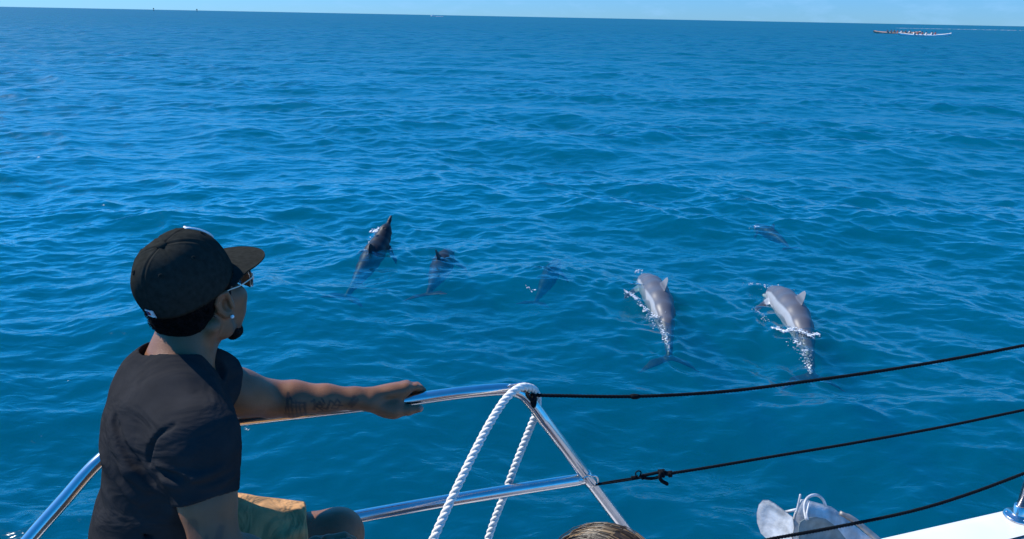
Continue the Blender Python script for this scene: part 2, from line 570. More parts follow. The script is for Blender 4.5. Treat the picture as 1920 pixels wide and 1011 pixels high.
        for ax in range(3):
            o1, o2 = [(1, 2), (2, 0), (0, 1)][ax]
            sl0 = [slice(1, s.n[i] - 1) for i in range(3)]; sl0[ax] = slice(0, s.n[ax] - 1)
            sl1 = list(sl0); sl1[ax] = slice(1, s.n[ax])
            a = neg[tuple(sl0)]; b = neg[tuple(sl1)]
            for flip, m in ((False, a & ~b), (True, ~a & b)):
                e = np.argwhere(m)
                if len(e) == 0: continue
                e = e + np.array([0 if i == ax else 1 for i in range(3)])
                d1 = np.zeros(3, int); d1[o1] = 1
                d2 = np.zeros(3, int); d2[o2] = 1
                g = lambda w: idx[w[:, 0], w[:, 1], w[:, 2]]
                qd = np.stack([g(e), g(e - d1), g(e - d1 - d2), g(e - d2)], 1)
                if flip: qd = qd[:, ::-1]
                quads.append(qd)
        Fq = np.concatenate(quads)
        Fq = Fq[:, ::-1] if False else Fq
        for _ in range(smooth):
            S = np.zeros_like(V); n = np.zeros(len(V))
            for a, b in ((0, 1), (1, 2), (2, 3), (3, 0)):
                for ch in range(3):
                    S[:, ch] += np.bincount(Fq[:, a], V[Fq[:, b], ch], len(V)) + np.bincount(Fq[:, b], V[Fq[:, a], ch], len(V))
                n += np.bincount(Fq[:, a], minlength=len(V)) + np.bincount(Fq[:, b], minlength=len(V))
            V = 0.5 * V + 0.5 * S / np.maximum(n, 1)[:, None]
        return V, Fq
# ---------------------------------------------------------------- the boat the picture is taken from
steel_m = mat('polished_steel', (0.68, 0.63, 0.60), 0.20, 1.0, noise=(35, 0.06), bump=(180, 0.05, 0.001))
gel_m = mat('white_gelcoat', (0.70, 0.70, 0.69), 0.3, noise=(5, 0.06), bump=(60, 0.05, 0.001))
nonskid_m = mat('deck_nonskid', (0.33, 0.34, 0.35), 0.6, noise=(9, 0.05), bump=(420, 0.4, 0.002))
DECK_Z = 1.15
def edge_y(x): return 1.735 + 0.328 * x
boat = empty('sailing_boat', (0.6, 0.3, DECK_Z))
tag(boat, 'white sailing boat bow with steel guard rail carrying the man in the cap', 'boat')

def loft(rows):
    n = len(rows[0]); V = [p for r in rows for p in r]; F = []
    for i in range(len(rows) - 1):
        for j in range(n - 1):
            F.append((i * n + j, i * n + j + 1, (i + 1) * n + j + 1, (i + 1) * n + j))
    return V, F
# outboard edge runs from the rounded bow corner at the left towards the stern at the right
outline = [(-1.02, 0.15), (-1.04, 0.6), (-1.03, 1.0), (-0.98, 1.24), (-0.88, 1.40), (-0.70, edge_y(-0.70))]
outline += [(x, edge_y(x)) for x in np.linspace(-0.5, 4.6, 24)]
outline = [(p.x, p.y) for p in spline([(x, y, 0) for x, y in outline], 4)]
ctr = (0.9, -1.6)
def inset(p, d):
    v = Vector((ctr[0] - p[0], ctr[1] - p[1])); v.normalize()
    return (p[0] + v.x * d, p[1] + v.y * d)
prof_hull = [(0.20, -0.55), (0.10, -0.1), (0.03, 0.55), (0.0, DECK_Z - 0.10), (-0.012, DECK_Z - 0.05), (-0.006, DECK_Z - 0.018), (0.012, DECK_Z - 0.002), (0.05, DECK_Z + 0.004), (0.16, DECK_Z + 0.005)]
rows = [[(*inset(p, d), z) for (d, z) in prof_hull] for p in outline]
mesh_from('hull', *loft(rows), gel_m, boat)
inner = [inset(p, 0.158) for p in outline]
V = [(x, y, DECK_Z - 0.003) for x, y in inner] + [(4.6, -2.6, DECK_Z - 0.003), (-0.9, -2.6, DECK_Z - 0.003)]
cen = len(V); V.append((1.2, -0.6, DECK_Z - 0.003))
F = [(cen, (i + 1) % cen, i) for i in range(cen)]
mesh_from('deck', V, F, nonskid_m, boat, smooth=False)

# guard rail: upper tube with the raking corner strut, lower tube, bails
RAIL = 0.0158
up_pts = [P(-60, 1150, 1.60), P(55, 1012, 1.67), P(120, 938, 1.71), P(185, 866, 1.75), P(250, 822, 1.79), P(340, 803, 1.82), P(447, 788, 1.83), P(600, 770, 1.86), P(740, 753.5, 1.90), P(850, 738.5, 1.93), P(925, 731, 1.955), P(955, 731, 1.965), P(977, 738, 1.975), P(997, 757, 1.985), P(1022, 790, 2.0)]
S0 = up_pts[-1]
foot = PZ(1250, 1096, DECK_Z)
up_curve = spline(up_pts, 8) + [S0.lerp(foot, t) for t in (0.25, 0.5, 0.75, 1.0)]
rail = mesh_from('guard_rail', *tube_vf(up_curve, RAIL, 20), steel_m, boat)
def strut_at(py):
    """point on the raking strut at photo row py"""
    lo, hi = 0.0, 1.0
    inv = M_CAM.inverted()
    for _ in range(30):
        m = 0.5 * (lo + hi); q = inv @ S0.lerp(foot, m)
        y = 505.5 + FPX * q.y / q.z
        if y < py: lo = m
        else: hi = m
    return S0.lerp(foot, lo)
J = strut_at(897)
lowL = P(675, 968, 1.90)
dl = (lowL - J)
low_pts = [J, J.lerp(lowL, 0.5) + Vector((0, 0, 0.003)), lowL, J + dl * 1.6 + Vector((0, -0.02, 0)), J + dl * 2.1 + Vector((-0.0, -0.10, 0)), J + dl * 2.35 + Vector((0.0, -0.28, 0)), J + dl * 2.42 + Vector((0, -0.55, 0))]
low = mesh_from('lower_rail', *tube_vf(spline(low_pts, 8), RAIL, 20), steel_m, boat)
# welded collar where the lower tube meets the strut
cdir = (foot - S0).normalized()
mesh_from('weld_collar', *tube_vf([J - cdir * 0.022, J - cdir * 0.017, J + cdir * 0.017, J + cdir * 0.022], [0.0163, 0.0178, 0.0178, 0.0163], 20), steel_m, boat)
# small wire bails for the life lines
b1 = [P(951, 727, 1.955), P(956, 722.5, 1.95), P(968, 720, 1.95), P(980, 717.8, 1.955), P(985, 720, 1.97), P(984, 727, 1.98), P(980, 738, 1.975)]
mesh_from('wire_bail', *tube_vf(spline(b1, 6), 0.0027, 8), steel_m, boat)
jx, jy = 1109, 897
b2 = [strut_at(889), P(1108, 892, 2.03), P(1117, 893, 2.03), P(1121, 899, 2.035), P(1121, 906, 2.04), P(1117, 910, 2.045), strut_at(912)]
mesh_from('wire_bail', *tube_vf(spline(b2, 6), 0.0027, 8), steel_m, boat)
# rail feet and a stanchion at the right
def lathe_vf(c, prof, n=24):
    V, F = [], []
    for r, z in prof:
        for k in range(n):
            a = 2 * math.pi * k / n
            V.append((c[0] + r * math.cos(a), c[1] + r * math.sin(a), c[2] + z))
    for i in range(len(prof) - 1):
        for k in range(n):
            k2 = (k + 1) % n
            F.append((i * n + k, i * n + k2, (i + 1) * n + k2, (i + 1) * n + k))
    F.append(tuple((len(prof) - 1) * n + k for k in range(n)))
    return V, F
flange = [(0.046, 0.0), (0.046, 0.005), (0.042, 0.008), (0.024, 0.011), (0.021, 0.016), (0.020, 0.045), (0.0165, 0.047)]
mesh_from('rail_foot', *lathe_vf((foot.x, foot.y, DECK_Z + 0.003), flange), steel_m, boat)
ST = PZ(1909, 969, DECK_Z + 0.006)
sb_ = mesh_from('stanchion_base', *lathe_vf(ST, flange), steel_m, boat)
st_top = ST + Vector((0.02, -0.01, 0.76))
mesh_from('stanchion', *tube_vf([ST + Vector((0, 0, 0.04)), st_top, st_top + Vector((0, 0, 0.008))], [0.0135, 0.0135, 0.008], 16), steel_m, boat)
for k in range(3):
    a = 0.5 + k * 2.094
    mesh_from('screw', *lathe_vf((ST.x + 0.034 * math.cos(a), ST.y + 0.034 * math.sin(a), ST.z + 0.0075), [(0.0055, 0), (0.005, 0.002), (0.002, 0.0032)], 10), steel_m, sb_)

# ---------------------------------------------------------------- ropes
def twisted(path, r, pitch, strands, n=9, per=9.0):
    """the strands of a laid rope along a path: list of (V, F)"""
    pts = [Vector(p) for p in path]
    L = [0.0]
    for i in range(1, len(pts)): L.append(L[-1] + (pts[i] - pts[i - 1]).length)
    m = max(8, int(L[-1] / pitch * per))
    out = []
    samp = []
    j = 0
    for i in range(m + 1):
        s = L[-1] * i / m
        while j < len(L) - 2 and L[j + 1] < s: j += 1
        t = (s - L[j]) / max(L[j + 1] - L[j], 1e-9)
        samp.append(pts[j].lerp(pts[j + 1], t))
    t0 = (samp[1] - samp[0]).normalized()
    nrm = t0.orthogonal().normalized()
    frames = []
    for i in range(m + 1):
        t = (samp[min(i + 1, m)] - samp[max(i - 1, 0)]).normalized()
        nrm = (nrm - t * nrm.dot(t)).normalized()
        frames.append((nrm.copy(), t.cross(nrm)))
    sr = r / (1 + 2 / math.sqrt(3)) * (1.0 if strands == 3 else 0.85) * 1.08
    off = r - sr
    for q in range(strands):
        pp = []
        for i in range(m + 1):
            a = 2 * math.pi * (q / strands + L[-1] * i / m / pitch)
            pp.append(samp[i] + (frames[i][0] * math.cos(a) + frames[i][1] * math.sin(a)) * off)
        out.append(tube_vf(pp, sr, n))
    return out

white_rope_m = mat('white_nylon_rope', (0.78, 0.74, 0.68), 0.75, noise=(60, 0.10), bump=(900, 0.5, 0.002))
black_rope_m = mat('black_braided_rope', (0.007, 0.009, 0.011), 0.9, 0.0, 0.1, noise=(300, 0.4), bump=(900, 0.6, 0.002))
wr = [P(790, 1065, 1.72), P(812, 1012, 1.745), P(858, 912, 1.80), P(905, 818, 1.855), P(938, 762, 1.895), P(958, 738, 1.915), P(975, 727, 1.935), P(990, 726, 1.96), P(1003, 733, 1.99), P(1008, 750, 2.015), P(1005, 775, 2.04), P(994, 803, 2.055), P(968, 868, 2.065), P(945, 930, 2.07), P(929, 970, 2.07), P(914, 1015, 2.07), P(900, 1065, 2.07)]
rope = empty('mooring_rope', P(990, 730, 1.96))
tag(rope, 'thick white twisted rope draped over the corner of the steel rail', 'rope')
for v, f in twisted(spline(wr, 8), 0.0106, 0.047, 3, 10, 10):
    mesh_from('strand', v, f, white_rope_m, rope)

def life_line(name, pts, r, label, knots=()):
    e = empty(name, pts[0])
    tag(e, label, 'rope', 'black life lines strung along the deck edge')
    V, F = [], []
    for v, f in twisted(spline(pts, 10), r, r * 5.5, 3, 6, 7):
        V, F = join_vf((V, F), (v, f)) if V else (v, f)
    mesh_from('line', V, F, black_rope_m, e)
    return e
def coil(c, axis, r, rt, turns, rise):
    axis = axis.normalized(); a = axis.orthogonal().normalized(); b = axis.cross(a)
    n = int(turns * 14)
    pts = [c + axis * (rise * (i / n - 0.5)) + (a * math.cos(2 * math.pi * turns * i / n) + b * math.sin(2 * math.pi * turns * i / n)) * r for i in range(n + 1)]
    return tube_vf(pts, rt, 8)

l1 = life_line('life_line', [P(1000, 741, 1.985), P(1012, 741.5, 1.985), P(1040, 742, 1.99), P(1190, 743.5, 2.02), P(1350, 735, 2.06), P(1500, 717, 2.10), P(1700, 688, 2.16), P(1920, 648, 2.23), P(2300, 570, 2.36)], 0.0052, 'topmost black rope running right from the rail corner')
K = strut_at(757)
kn = join_vf(coil(P(1000, 747, 1.984), Vector((1, 0, 0.15)), 0.009, 0.004, 2, 0.012),
             tube_vf(spline([P(1001, 739, 1.975), P(999, 752, 1.965), P(1000, 762, 1.962), P(1003, 758, 1.965), P(1004, 744, 1.975)], 6), 0.0045, 8),
             tube_vf(spline([P(988, 737, 1.965), P(992, 744, 1.958), P(998, 752, 1.96), P(1003, 744, 1.97), P(996, 738, 1.975)], 6), 0.0035, 8))
mesh_from('lashing', *kn, black_rope_m, l1)
wk = P(1190, 743.5, 2.018)
mesh_from('whipping', *tube_vf([P(1182, 743, 2.017), P(1187, 743.6, 2.018), P(1194, 743.8, 2.019), P(1199, 743.2, 2.02)], [0.0054, 0.0075, 0.0072, 0.0054], 10), black_rope_m, l1)

l2 = life_line('life_line', [P(1262, 887, 2.065), P(1320, 878, 2.08), P(1450, 856, 2.115), P(1600, 831, 2.16), P(1760, 802, 2.21), P(1920, 769, 2.26), P(2300, 690, 2.38)], 0.0046, 'middle black rope tied by a knot and a loose tail to the strut')
ks = join_vf(
    tube_vf(spline([P(1117, 908, 2.04), P(1150, 902, 2.045), P(1190, 896, 2.05), P(1212, 893, 2.052)], 5), 0.0022, 8),
    tube_vf(spline([P(1117, 909.5, 2.036), P(1150, 905, 2.041), P(1190, 898.5, 2.047), P(1212, 895, 2.05)], 5), 0.0022, 8),
    tube_vf(spline([P(1205, 892, 2.05), P(1220, 889, 2.05), P(1234, 886, 2.05), P(1244, 884, 2.052), P(1255, 888, 2.055), P(1264, 887, 2.06)], 5), 0.0042, 8),
    tube_vf(spline([P(1205, 896, 2.05), P(1220, 897.5, 2.05), P(1234, 895, 2.048), P(1246, 890, 2.05), P(1258, 890, 2.055)], 5), 0.0042, 8),
    tube_vf(spline([P(1240, 885, 2.043), P(1237, 893, 2.04), P(1240, 901, 2.04), P(1248, 906, 2.04), P(1252, 908, 2.042)], 5), [0.0050] * 20 + [0.0042], 8),
    coil(P(1241, 888, 2.05), Vector((1, 0, 0.2)), 0.0085, 0.004, 2, 0.012),
    coil(P(1256, 889, 2.056), Vector((1, 0, 0.2)), 0.0062, 0.0032, 2, 0.01),
    coil(P(1190, 896, 2.05), Vector((1, 0, 0.2)), 0.0042, 0.0018, 4, 0.016),
    coil(P(1206, 894, 2.05), Vector((1, 0, 0.2)), 0.0058, 0.0026, 2, 0.012),
    tube_vf(spline([P(1193, 895, 2.045), P(1192, 887, 2.045), P(1197, 883, 2.045), P(1202, 886, 2.045), P(1199, 894, 2.045)], 6), 0.0018, 8))
mesh_from('knot', *ks, black_rope_m, l2)
l3 = life_line('life_line', [P(1300, 1042, 1.98), P(1445, 1011, 2.04), P(1560, 990, 2.09), P(1700, 961, 2.16), P(1800, 932, 2.22), P(1920, 888, 2.30), P(2250, 760, 2.46)], 0.0052, 'lowest black rope crossing above the anchor and white hull')

# ---------------------------------------------------------------- anchor hanging outboard of the white hull
galv_m = mat('galvanised_steel', (0.50, 0.51, 0.52), 0.5, 0.15, noise=(22, 0.38), bump=(38, 0.6, 0.006))
galv_dull = mat('weathered_galvanised_plate', (0.17, 0.21, 0.21), 0.6, 0.3, noise=(40, 0.25), bump=(90, 0.3, 0.003))
AD = 2.46
anchor = empty('anchor', P(1530, 1000, AD))
tag(anchor, 'galvanised plough anchor with spoon shaped flukes hanging beside the white hull', 'anchor')
def plate(outline_px, depth_fn, th, bulge=0.0):
    """solid plate bounded by an outline, given thickness and a gentle dish"""
    pts = [P(x, y, depth_fn(x, y)) for x, y in outline_px]
    n = len(pts)
    c = sum((Vector(p) for p in pts), Vector()) / n
    nrm = Vector((0, 0, 0))
    for i in range(n):
        nrm += (pts[i] - c).cross(pts[(i + 1) % n] - c)
    nrm.normalize()
    if nrm.dot(M_CAM.translation - c) < 0: nrm = -nrm
    rings = [1.0, 0.97, 0.66, 0.33]
    V, F = [], []
    for side in (1, -1):
        base = len(V)
        for ri, rr in enumerate(rings):
            for p in pts:
                q = c + (Vector(p) - c) * rr
                z = th * (0.5 if ri else 0.25) * side - bulge * (1 - rr * rr)
                V.append(q + nrm * z)
        V.append(c + nrm * (th * 0.5 * side - bulge))
        for ri in range(len(rings) - 1):
            for i in range(n):
                i2 = (i + 1) % n
                F.append((base + ri * n + i, base + ri * n + i2, base + (ri + 1) * n + i2, base + (ri + 1) * n + i))
        for i in range(n):
            F.append((base + (len(rings) - 1) * n + i, base + (len(rings) - 1) * n + (i + 1) % n, base + len(rings) * n))
    h = len(V) // 2
    for i in range(n):
        F.append((i, (i + 1) % n, h + (i + 1) % n, h + i))
    return V, F
fl_out = [(1430, 938), (1441, 938), (1452, 944), (1472, 959), (1487, 970), (1489, 990), (1484, 1014), (1470, 1030), (1440, 1012), (1427, 1000), (1420, 980), (1419, 962), (1423, 946)]
mesh_from('fluke', *plate(fl_out, lambda x, y: AD + 0.10 - (x - 1420) * 0.0012, 0.007, 0.018), galv_m, anchor)
crown_out = [(1489, 966), (1496, 948), (1502, 937), (1512, 938), (1535, 944), (1560, 951), (1577, 963), (1600, 984), (1622, 1001), (1645, 1016), (1640, 1040), (1560, 1050), (1495, 1035), (1484, 1010), (1486, 985)]
mesh_from('crown_plate', *plate(crown_out, lambda x, y: AD + 0.03 + (x - 1485) * 0.0004, 0.012, -0.012), galv_m, anchor)
spoon = [(1500, 979), (1510, 972), (1530, 969.5), (1548, 973), (1562, 983), (1575, 997), (1588, 1014), (1600, 1035), (1550, 1050), (1500, 1040), (1497, 1010), (1497, 990)]
mesh_from('fluke', *plate(spoon, lambda x, y: AD - 0.03 + (x - 1500) * 0.0002, 0.006, 0.016), galv_dull, anchor)
sh = [P(1575, 962, AD + 0.04), P(1600, 975, AD + 0.035), P(1624, 994, AD + 0.03), P(1650, 1016, AD + 0.025), P(1680, 1045, AD + 0.02)]
mesh_from('shank', *tube_vf(spline(sh, 5), [0.008] * 3 + [0.0105] * 18, 8), mat('weathered_anchor_shank', (0.34, 0.31, 0.28), 0.55, 0.6, noise=(40, 0.3)), anchor)
ring = [P(1512, 975, AD - 0.05), P(1508, 955, AD - 0.03), P(1511, 938, AD - 0.02), P(1522, 929, AD - 0.005), P(1534, 929.5, AD + 0.01), P(1543, 937, AD + 0.03), P(1548, 948, AD + 0.04)]
mesh_from('shackle_loop', *tube_vf(spline(ring, 7), 0.0045, 10), galv_m, anchor)
pin = [P(1493, 962, AD + 0.02), P(1497, 945, AD + 0.015), P(1501, 927, AD + 0.01)]
mesh_from('pin', *tube_vf(spline(pin, 4), 0.0035, 8), galv_m, anchor)
mesh_from('pin', *tube_vf([P(1470, 961, AD + 0.06), P(1496, 955, AD + 0.035)], 0.005, 8), galv_m, anchor)
mesh_from('lug', *tube_vf(spline([P(1515, 975, AD - 0.052), P(1513, 962, AD - 0.045), P(1518, 940, AD - 0.02)], 4), 0.003, 8), galv_m, anchor)
# ---------------------------------------------------------------- the man at the rail
def skin_mat(name, base, dark):
    m = mat(name, base, 0.44, 0.0, 0.35, noise=(16, 0.20), bump=(380, 0.4, 0.0016))
    b = m.node_tree.nodes['Principled BSDF']
    b.inputs['Subsurface Weight'].default_value = 0.06
    b.inputs['Subsurface Radius'].default_value = (0.006, 0.002, 0.001)
    b.inputs['Subsurface Scale'].default_value = 0.6
    return m
skin_m = skin_mat('dark_brown_skin', (0.205, 0.088, 0.042), None)
mix_by_attr(skin_m, 'nail', (0.36, 0.19, 0.15))
mix_by_attr(skin_m, 'stubble', (0.020, 0.014, 0.012))
mix_by_attr(skin_m, 'ink', (0.022, 0.020, 0.020))
shirt_m = mat('charcoal_cotton', (0.0285, 0.0283, 0.0298), 0.95, 0.0, 0.0, noise=(22, 0.12), bump=(700, 0.55, 0.0012))
def cloth_relief(m_, scale, dist, stretch):
    nt_ = m_.node_tree; N_, L_ = nt_.nodes, nt_.links
    b_ = N_['Principled BSDF']
    old = b_.inputs['Normal'].links[0].from_node
    tc_ = N_.new('ShaderNodeTexCoord'); mp_ = N_.new('ShaderNodeMapping'); mp_.inputs['Scale'].default_value = stretch; mp_.inputs['Rotation'].default_value = (0.5, 0.3, 0.4)
    L_.new(tc_.outputs['Object'], mp_.inputs['Vector'])
    n_ = N_.new('ShaderNodeTexNoise'); n_.inputs['Scale'].default_value = scale; n_.inputs['Detail'].default_value = 3; n_.inputs['Distortion'].default_value = 0.8
    L_.new(mp_.outputs[0], n_.inputs['Vector'])
    bp_ = N_.new('ShaderNodeBump'); bp_.inputs['Strength'].default_value = 0.8; bp_.inputs['Distance'].default_value = dist
    L_.new(n_.outputs['Fac'], bp_.inputs['Height']); L_.new(bp_.outputs[0], old.inputs['Normal'])
cloth_relief(shirt_m, 10.0, 0.020, (0.7, 0.7, 1.5))
khaki_m = mat('khaki_cotton', (0.50, 0.265, 0.115), 0.85, 0.0, 0.2, noise=(30, 0.10), bump=(500, 0.5, 0.0012))
cloth_relief(khaki_m, 11.0, 0.035, (1.6, 0.8, 0.6))
cap_m = mat('black_wool_twill', (0.026, 0.027, 0.0235), 0.95, 0.0, 0.0, noise=(90, 0.22), bump=(800, 0.6, 0.0012))
hair_m = mat('black_curly_hair', (0.006, 0.005, 0.005), 0.75, 0.0, 0.06, noise=(200, 0.5), bump=(240, 1.0, 0.006))
gold_m = mat('pale_gold_wire', (0.88, 0.70, 0.58), 0.35, 0.3)
white_thread_m = mat('white_embroidery', (0.80, 0.80, 0.80), 0.8, bump=(600, 0.6, 0.001))
stud_m = mat('clear_stud', (0.85, 0.85, 0.85), 0.2, 0.0)

# joints --------------------------------------------------------------------
HC = P(364, 556, 1.60)                                    # head centre, between the ears
u2 = Vector((0.925, 0.38, 0)); v2 = Vector((-0.38, 0.925, 0))
HF = (u2 * math.cos(R(51)) + v2 * math.sin(R(51)))        # where the face points
HU = Vector((0, 0, 1))
HU = (HU - HF * 0.06).normalized()
HF = (HF - HU * HF.dot(HU)).normalized()
HR = HF.cross(HU).normalized()
def hd(x, y, z): return HC + HR * x + HF * y + HU * z
HAX = (HR, HF, HU)

BF = Vector((0.89, 0.455, 0)).normalized()                 # where the chest points
BS = BF.cross(Vector((0, 0, 1))).normalized()             # towards his right shoulder
UP = Vector((0, 0, 1))
RS = P(370, 826, 1.40)
LS = P(378, 712, 1.68)
RE = P(408, 1046, 1.37); RW = P(545, 1062, 1.50)
LE = P(508, 748, 1.815); LW = P(694, 747, 1.865)
NB = P(326, 662, 1.565)                                   # base of the neck
MID = (RS + LS) * 0.5
HIP = P(285, 1205, 1.60)
LH = P(318, 1066, 1.69); RH = HIP + BS * 0.09
LK = P(630, 1002, 1.79); RK = P(610, 1120, 1.52)
LA = LK + Vector((0.10, 0.02, -0.46)); RA = RK + Vector((0.10, 0.0, -0.38))
LA.z = DECK_Z + 0.09; RA.z = DECK_Z + 0.09

man = empty('person', (HIP.x, HIP.y, DECK_Z))
tag(man, 'man in black cap, charcoal shirt and khaki shorts seated with one hand on the rail', 'person')

S = Solid((-1.02, 0.95, DECK_Z - 0.02), (-0.18, 1.86, 2.42), 0.0034)
# torso under the shirt
S.ell(MID - BF * 0.045 - UP * 0.12, (0.105, 0.155, 0.20), (BF, BS, UP), 0.04)
S.ell(MID - BF * 0.055 - UP * 0.36, (0.105, 0.145, 0.20), (BF, BS, UP), 0.05)
S.ell(HIP + UP * 0.03, (0.12, 0.16, 0.13), (BF, BS, UP), 0.05)
S.cone(NB - UP * 0.03, RS, 0.05, 0.05, 0.04); S.cone(NB - UP * 0.03, LS, 0.05, 0.05, 0.04)
# neck
S.chain([NB - UP * 0.05 - HF * 0.0, NB.lerp(hd(0, -0.02, -0.075), 0.55), hd(0, -0.022, -0.05)], [0.058, 0.051, 0.056], 0.03)
S.cone(NB + HF * 0.045 - UP * 0.03, hd(0, 0.03, -0.085), 0.032, 0.034, 0.03)
S.cone(hd(0.062, -0.035, -0.045), NB + HF * 0.052 - UP * 0.035, 0.017, 0.013, 0.018)     # neck muscle
S.cone(hd(-0.062, -0.035, -0.045), NB + HF * 0.052 - UP * 0.035, 0.017, 0.013, 0.018)
# head
S.ell(hd(0, -0.015, 0.045), (0.074, 0.096, 0.084), HAX, 0.02)
S.ell(hd(0, 0.035, -0.025), (0.060, 0.060, 0.082), HAX, 0.02)
for sx in (-1, 1):
    S.chain([hd(sx * 0.058, -0.002, -0.020), hd(sx * 0.056, 0.004, -0.066), hd(sx * 0.034, 0.056, -0.090), hd(sx * 0.008, 0.080, -0.096)], [0.020, 0.019, 0.018, 0.018], 0.018)
    S.ell(hd(sx * 0.050, 0.058, -0.040), (0.021, 0.030, 0.042), HAX, 0.016)
    S.ell(hd(sx * 0.046, 0.064, -0.018), (0.026, 0.028, 0.022), HAX, 0.016)               # cheekbone
    S.cone(hd(sx * 0.012, 0.094, 0.026), hd(sx * 0.048, 0.076, 0.026), 0.010, 0.010, 0.012)  # brow
    S.ell(hd(sx * 0.031, 0.104, 0.006), (0.017, 0.012, 0.011), HAX, 0.010, 'd')           # eye socket
    S.ell(hd(sx * 0.031, 0.086, 0.006), (0.0125, 0.0125, 0.0125), HAX, 0.002)
    S.cone(hd(sx * 0.019, 0.0965, 0.012), hd(sx * 0.043, 0.089, 0.010), 0.004, 0.004, 0.004)
S.chain([hd(0, 0.092, 0.020), hd(0, 0.108, -0.004), hd(0, 0.115, -0.028)], [0.009, 0.010, 0.0125], 0.010)
for sx in (-1, 1):
    S.ell(hd(sx * 0.014, 0.104, -0.032), (0.009, 0.012, 0.008), HAX, 0.006)
    S.ell(hd(sx * 0.007, 0.112, -0.042), (0.004, 0.005, 0.005), HAX, 0.003, 'd')
S.ell(hd(0, 0.090, -0.058), (0.027, 0.017, 0.010), HAX, 0.007)
S.ell(hd(0, 0.090, -0.073), (0.024, 0.017, 0.010), HAX, 0.007)
S.cone(hd(-0.023, 0.103, -0.0655), hd(0.023, 0.103, -0.0655), 0.0022, 0.0022, 0.003, 'd')
S.ell(hd(0, 0.079, -0.094), (0.022, 0.017, 0.016), HAX, 0.012)
# ears: rim, lobe and hollow
for sx in (-1, 1):
    ax_n = (HR * sx * 0.86 - HF * 0.50).normalized()      # the ear plate stands off the head
    ax_u = (HU * 0.97 - HF * 0.22).normalized()
    ax_t = ax_n.cross(ax_u).normalized()
    ec = hd(sx * 0.079, -0.006, -0.004)
    S.ell(ec, (0.0085, 0.0185, 0.031), (ax_n, ax_t, ax_u), 0.005)
    fr_ = 1 if ax_t.dot(HF) > 0 else -1
    rim = [ec + ax_t * fr_ * 0.012 + ax_u * 0.012, ec + ax_t * fr_ * 0.008 + ax_u * 0.026, ec - ax_t * fr_ * 0.008 + ax_u * 0.027, ec - ax_t * fr_ * 0.018 + ax_u * 0.012, ec - ax_t * fr_ * 0.0175 - ax_u * 0.008, ec - ax_t * fr_ * 0.008 - ax_u * 0.024, ec + ax_t * fr_ * 0.004 - ax_u * 0.029]
    S.ell(ec + ax_n * 0.009 + ax_t * fr_ * 0.002 - ax_u * 0.003, (0.0115, 0.0105, 0.017), (ax_n, ax_t, ax_u), 0.003, 'd')
    S.chain([q + ax_n * 0.004 for q in rim], [0.0042, 0.0045, 0.0048, 0.0048, 0.0045, 0.0055, 0.0070], 0.003)
    S.cone(ec + ax_n * 0.004 + ax_t * fr_ * 0.010 + ax_u * 0.004, ec + ax_n * 0.005 + ax_t * fr_ * 0.011 - ax_u * 0.010, 0.004, 0.005, 0.003)  # tragus
    if sx == 1: EAR = (ec, ax_n, ax_t * fr_, ax_u)
# right arm
S.chain([RS, RS.lerp(RE, 0.5), RE], [0.052, 0.047, 0.041], 0.02)
S.chain([RE, RE.lerp(RW, 0.3), RE.lerp(RW, 0.75), RW], [0.041, 0.043, 0.033, 0.028], 0.02)
# left arm: thick upper arm, forearm with its muscle near the elbow, wrist
S.chain([LS, LS.lerp(LE, 0.5) - UP * 0.004, LE], [0.056, 0.049, 0.043], 0.02)
S.ell(LS.lerp(LE, 0.55) - UP * 0.012, (0.07, 0.045, 0.045), ((LE - LS).normalized(), (LE - LS).normalized().cross(UP).normalized(), ((LE - LS).normalized().cross(UP)).cross((LE - LS).normalized()).normalized()), 0.02)
S.chain([LE, LE.lerp(LW, 0.22), LE.lerp(LW, 0.55), LE.lerp(LW, 0.85), LW], [0.041, 0.0415, 0.0325, 0.0255, 0.0245], 0.015)
# left hand over the rail ------------------------------------------------------
RA0 = P(740, 753.5, 1.90)
tr = (P(850, 738.5, 1.93) - RA0).normalized()
nf = (UP.cross(tr)).normalized()
if nf.y < 0: nf = -nf
un = nf.cross(tr).normalized()
if un.z < 0: un = -un
def hp(t, n, u): return RA0 + tr * t + nf * n + un * u
wr_ = LW
# palm: four metacarpals and the ball of the thumb
kn_ = [hp(0.030, -0.006, 0.034), hp(0.033, 0.012, 0.034), hp(0.026, 0.028, 0.026), hp(0.014, 0.040, 0.013)]
kr = [0.0125, 0.0125, 0.0115, 0.0105]
for q, r_ in zip(kn_, kr):
    S.cone(wr_.lerp(q, 0.12), q, 0.0175, r_, 0.012)
S.ell(wr_.lerp(kn_[1], 0.55), (0.045, 0.026, 0.014), (tr, (nf - un * 0.35).normalized(), (un + nf * 0.35).normalized()), 0.015)
fing = [
    [kn_[0], hp(0.054, 0.004, 0.030), hp(0.066, 0.011, 0.0225), hp(0.075, 0.017, 0.013)],
    [kn_[1], hp(0.060, 0.022, 0.024), hp(0.071, 0.0275, 0.006), hp(0.072, 0.024, -0.012)],
    [kn_[2], hp(0.050, 0.033, 0.012), hp(0.057, 0.031, -0.008), hp(0.055, 0.021, -0.022)],
    [kn_[3], hp(0.032, 0.037, 0.000), hp(0.037, 0.030, -0.016), hp(0.035, 0.018, -0.025)],
]
frad = [(0.0102, 0.0086, 0.0080, 0.0068), (0.0104, 0.0088, 0.0080, 0.0068), (0.0098, 0.0082, 0.0075, 0.0064), (0.0088, 0.0074, 0.0068, 0.0060)]
for pts_, rr_ in zip(fing, frad):
    S.chain(pts_, rr_, 0.0018)
    for j_ in (1, 2):
        S.ell(pts_[j_], (rr_[j_] * 1.08,) * 3, None, 0.004)
for q in kn_[:3]:
    S.ell(q + un * 0.003, (0.011, 0.010, 0.009), (tr, nf, un), 0.006)
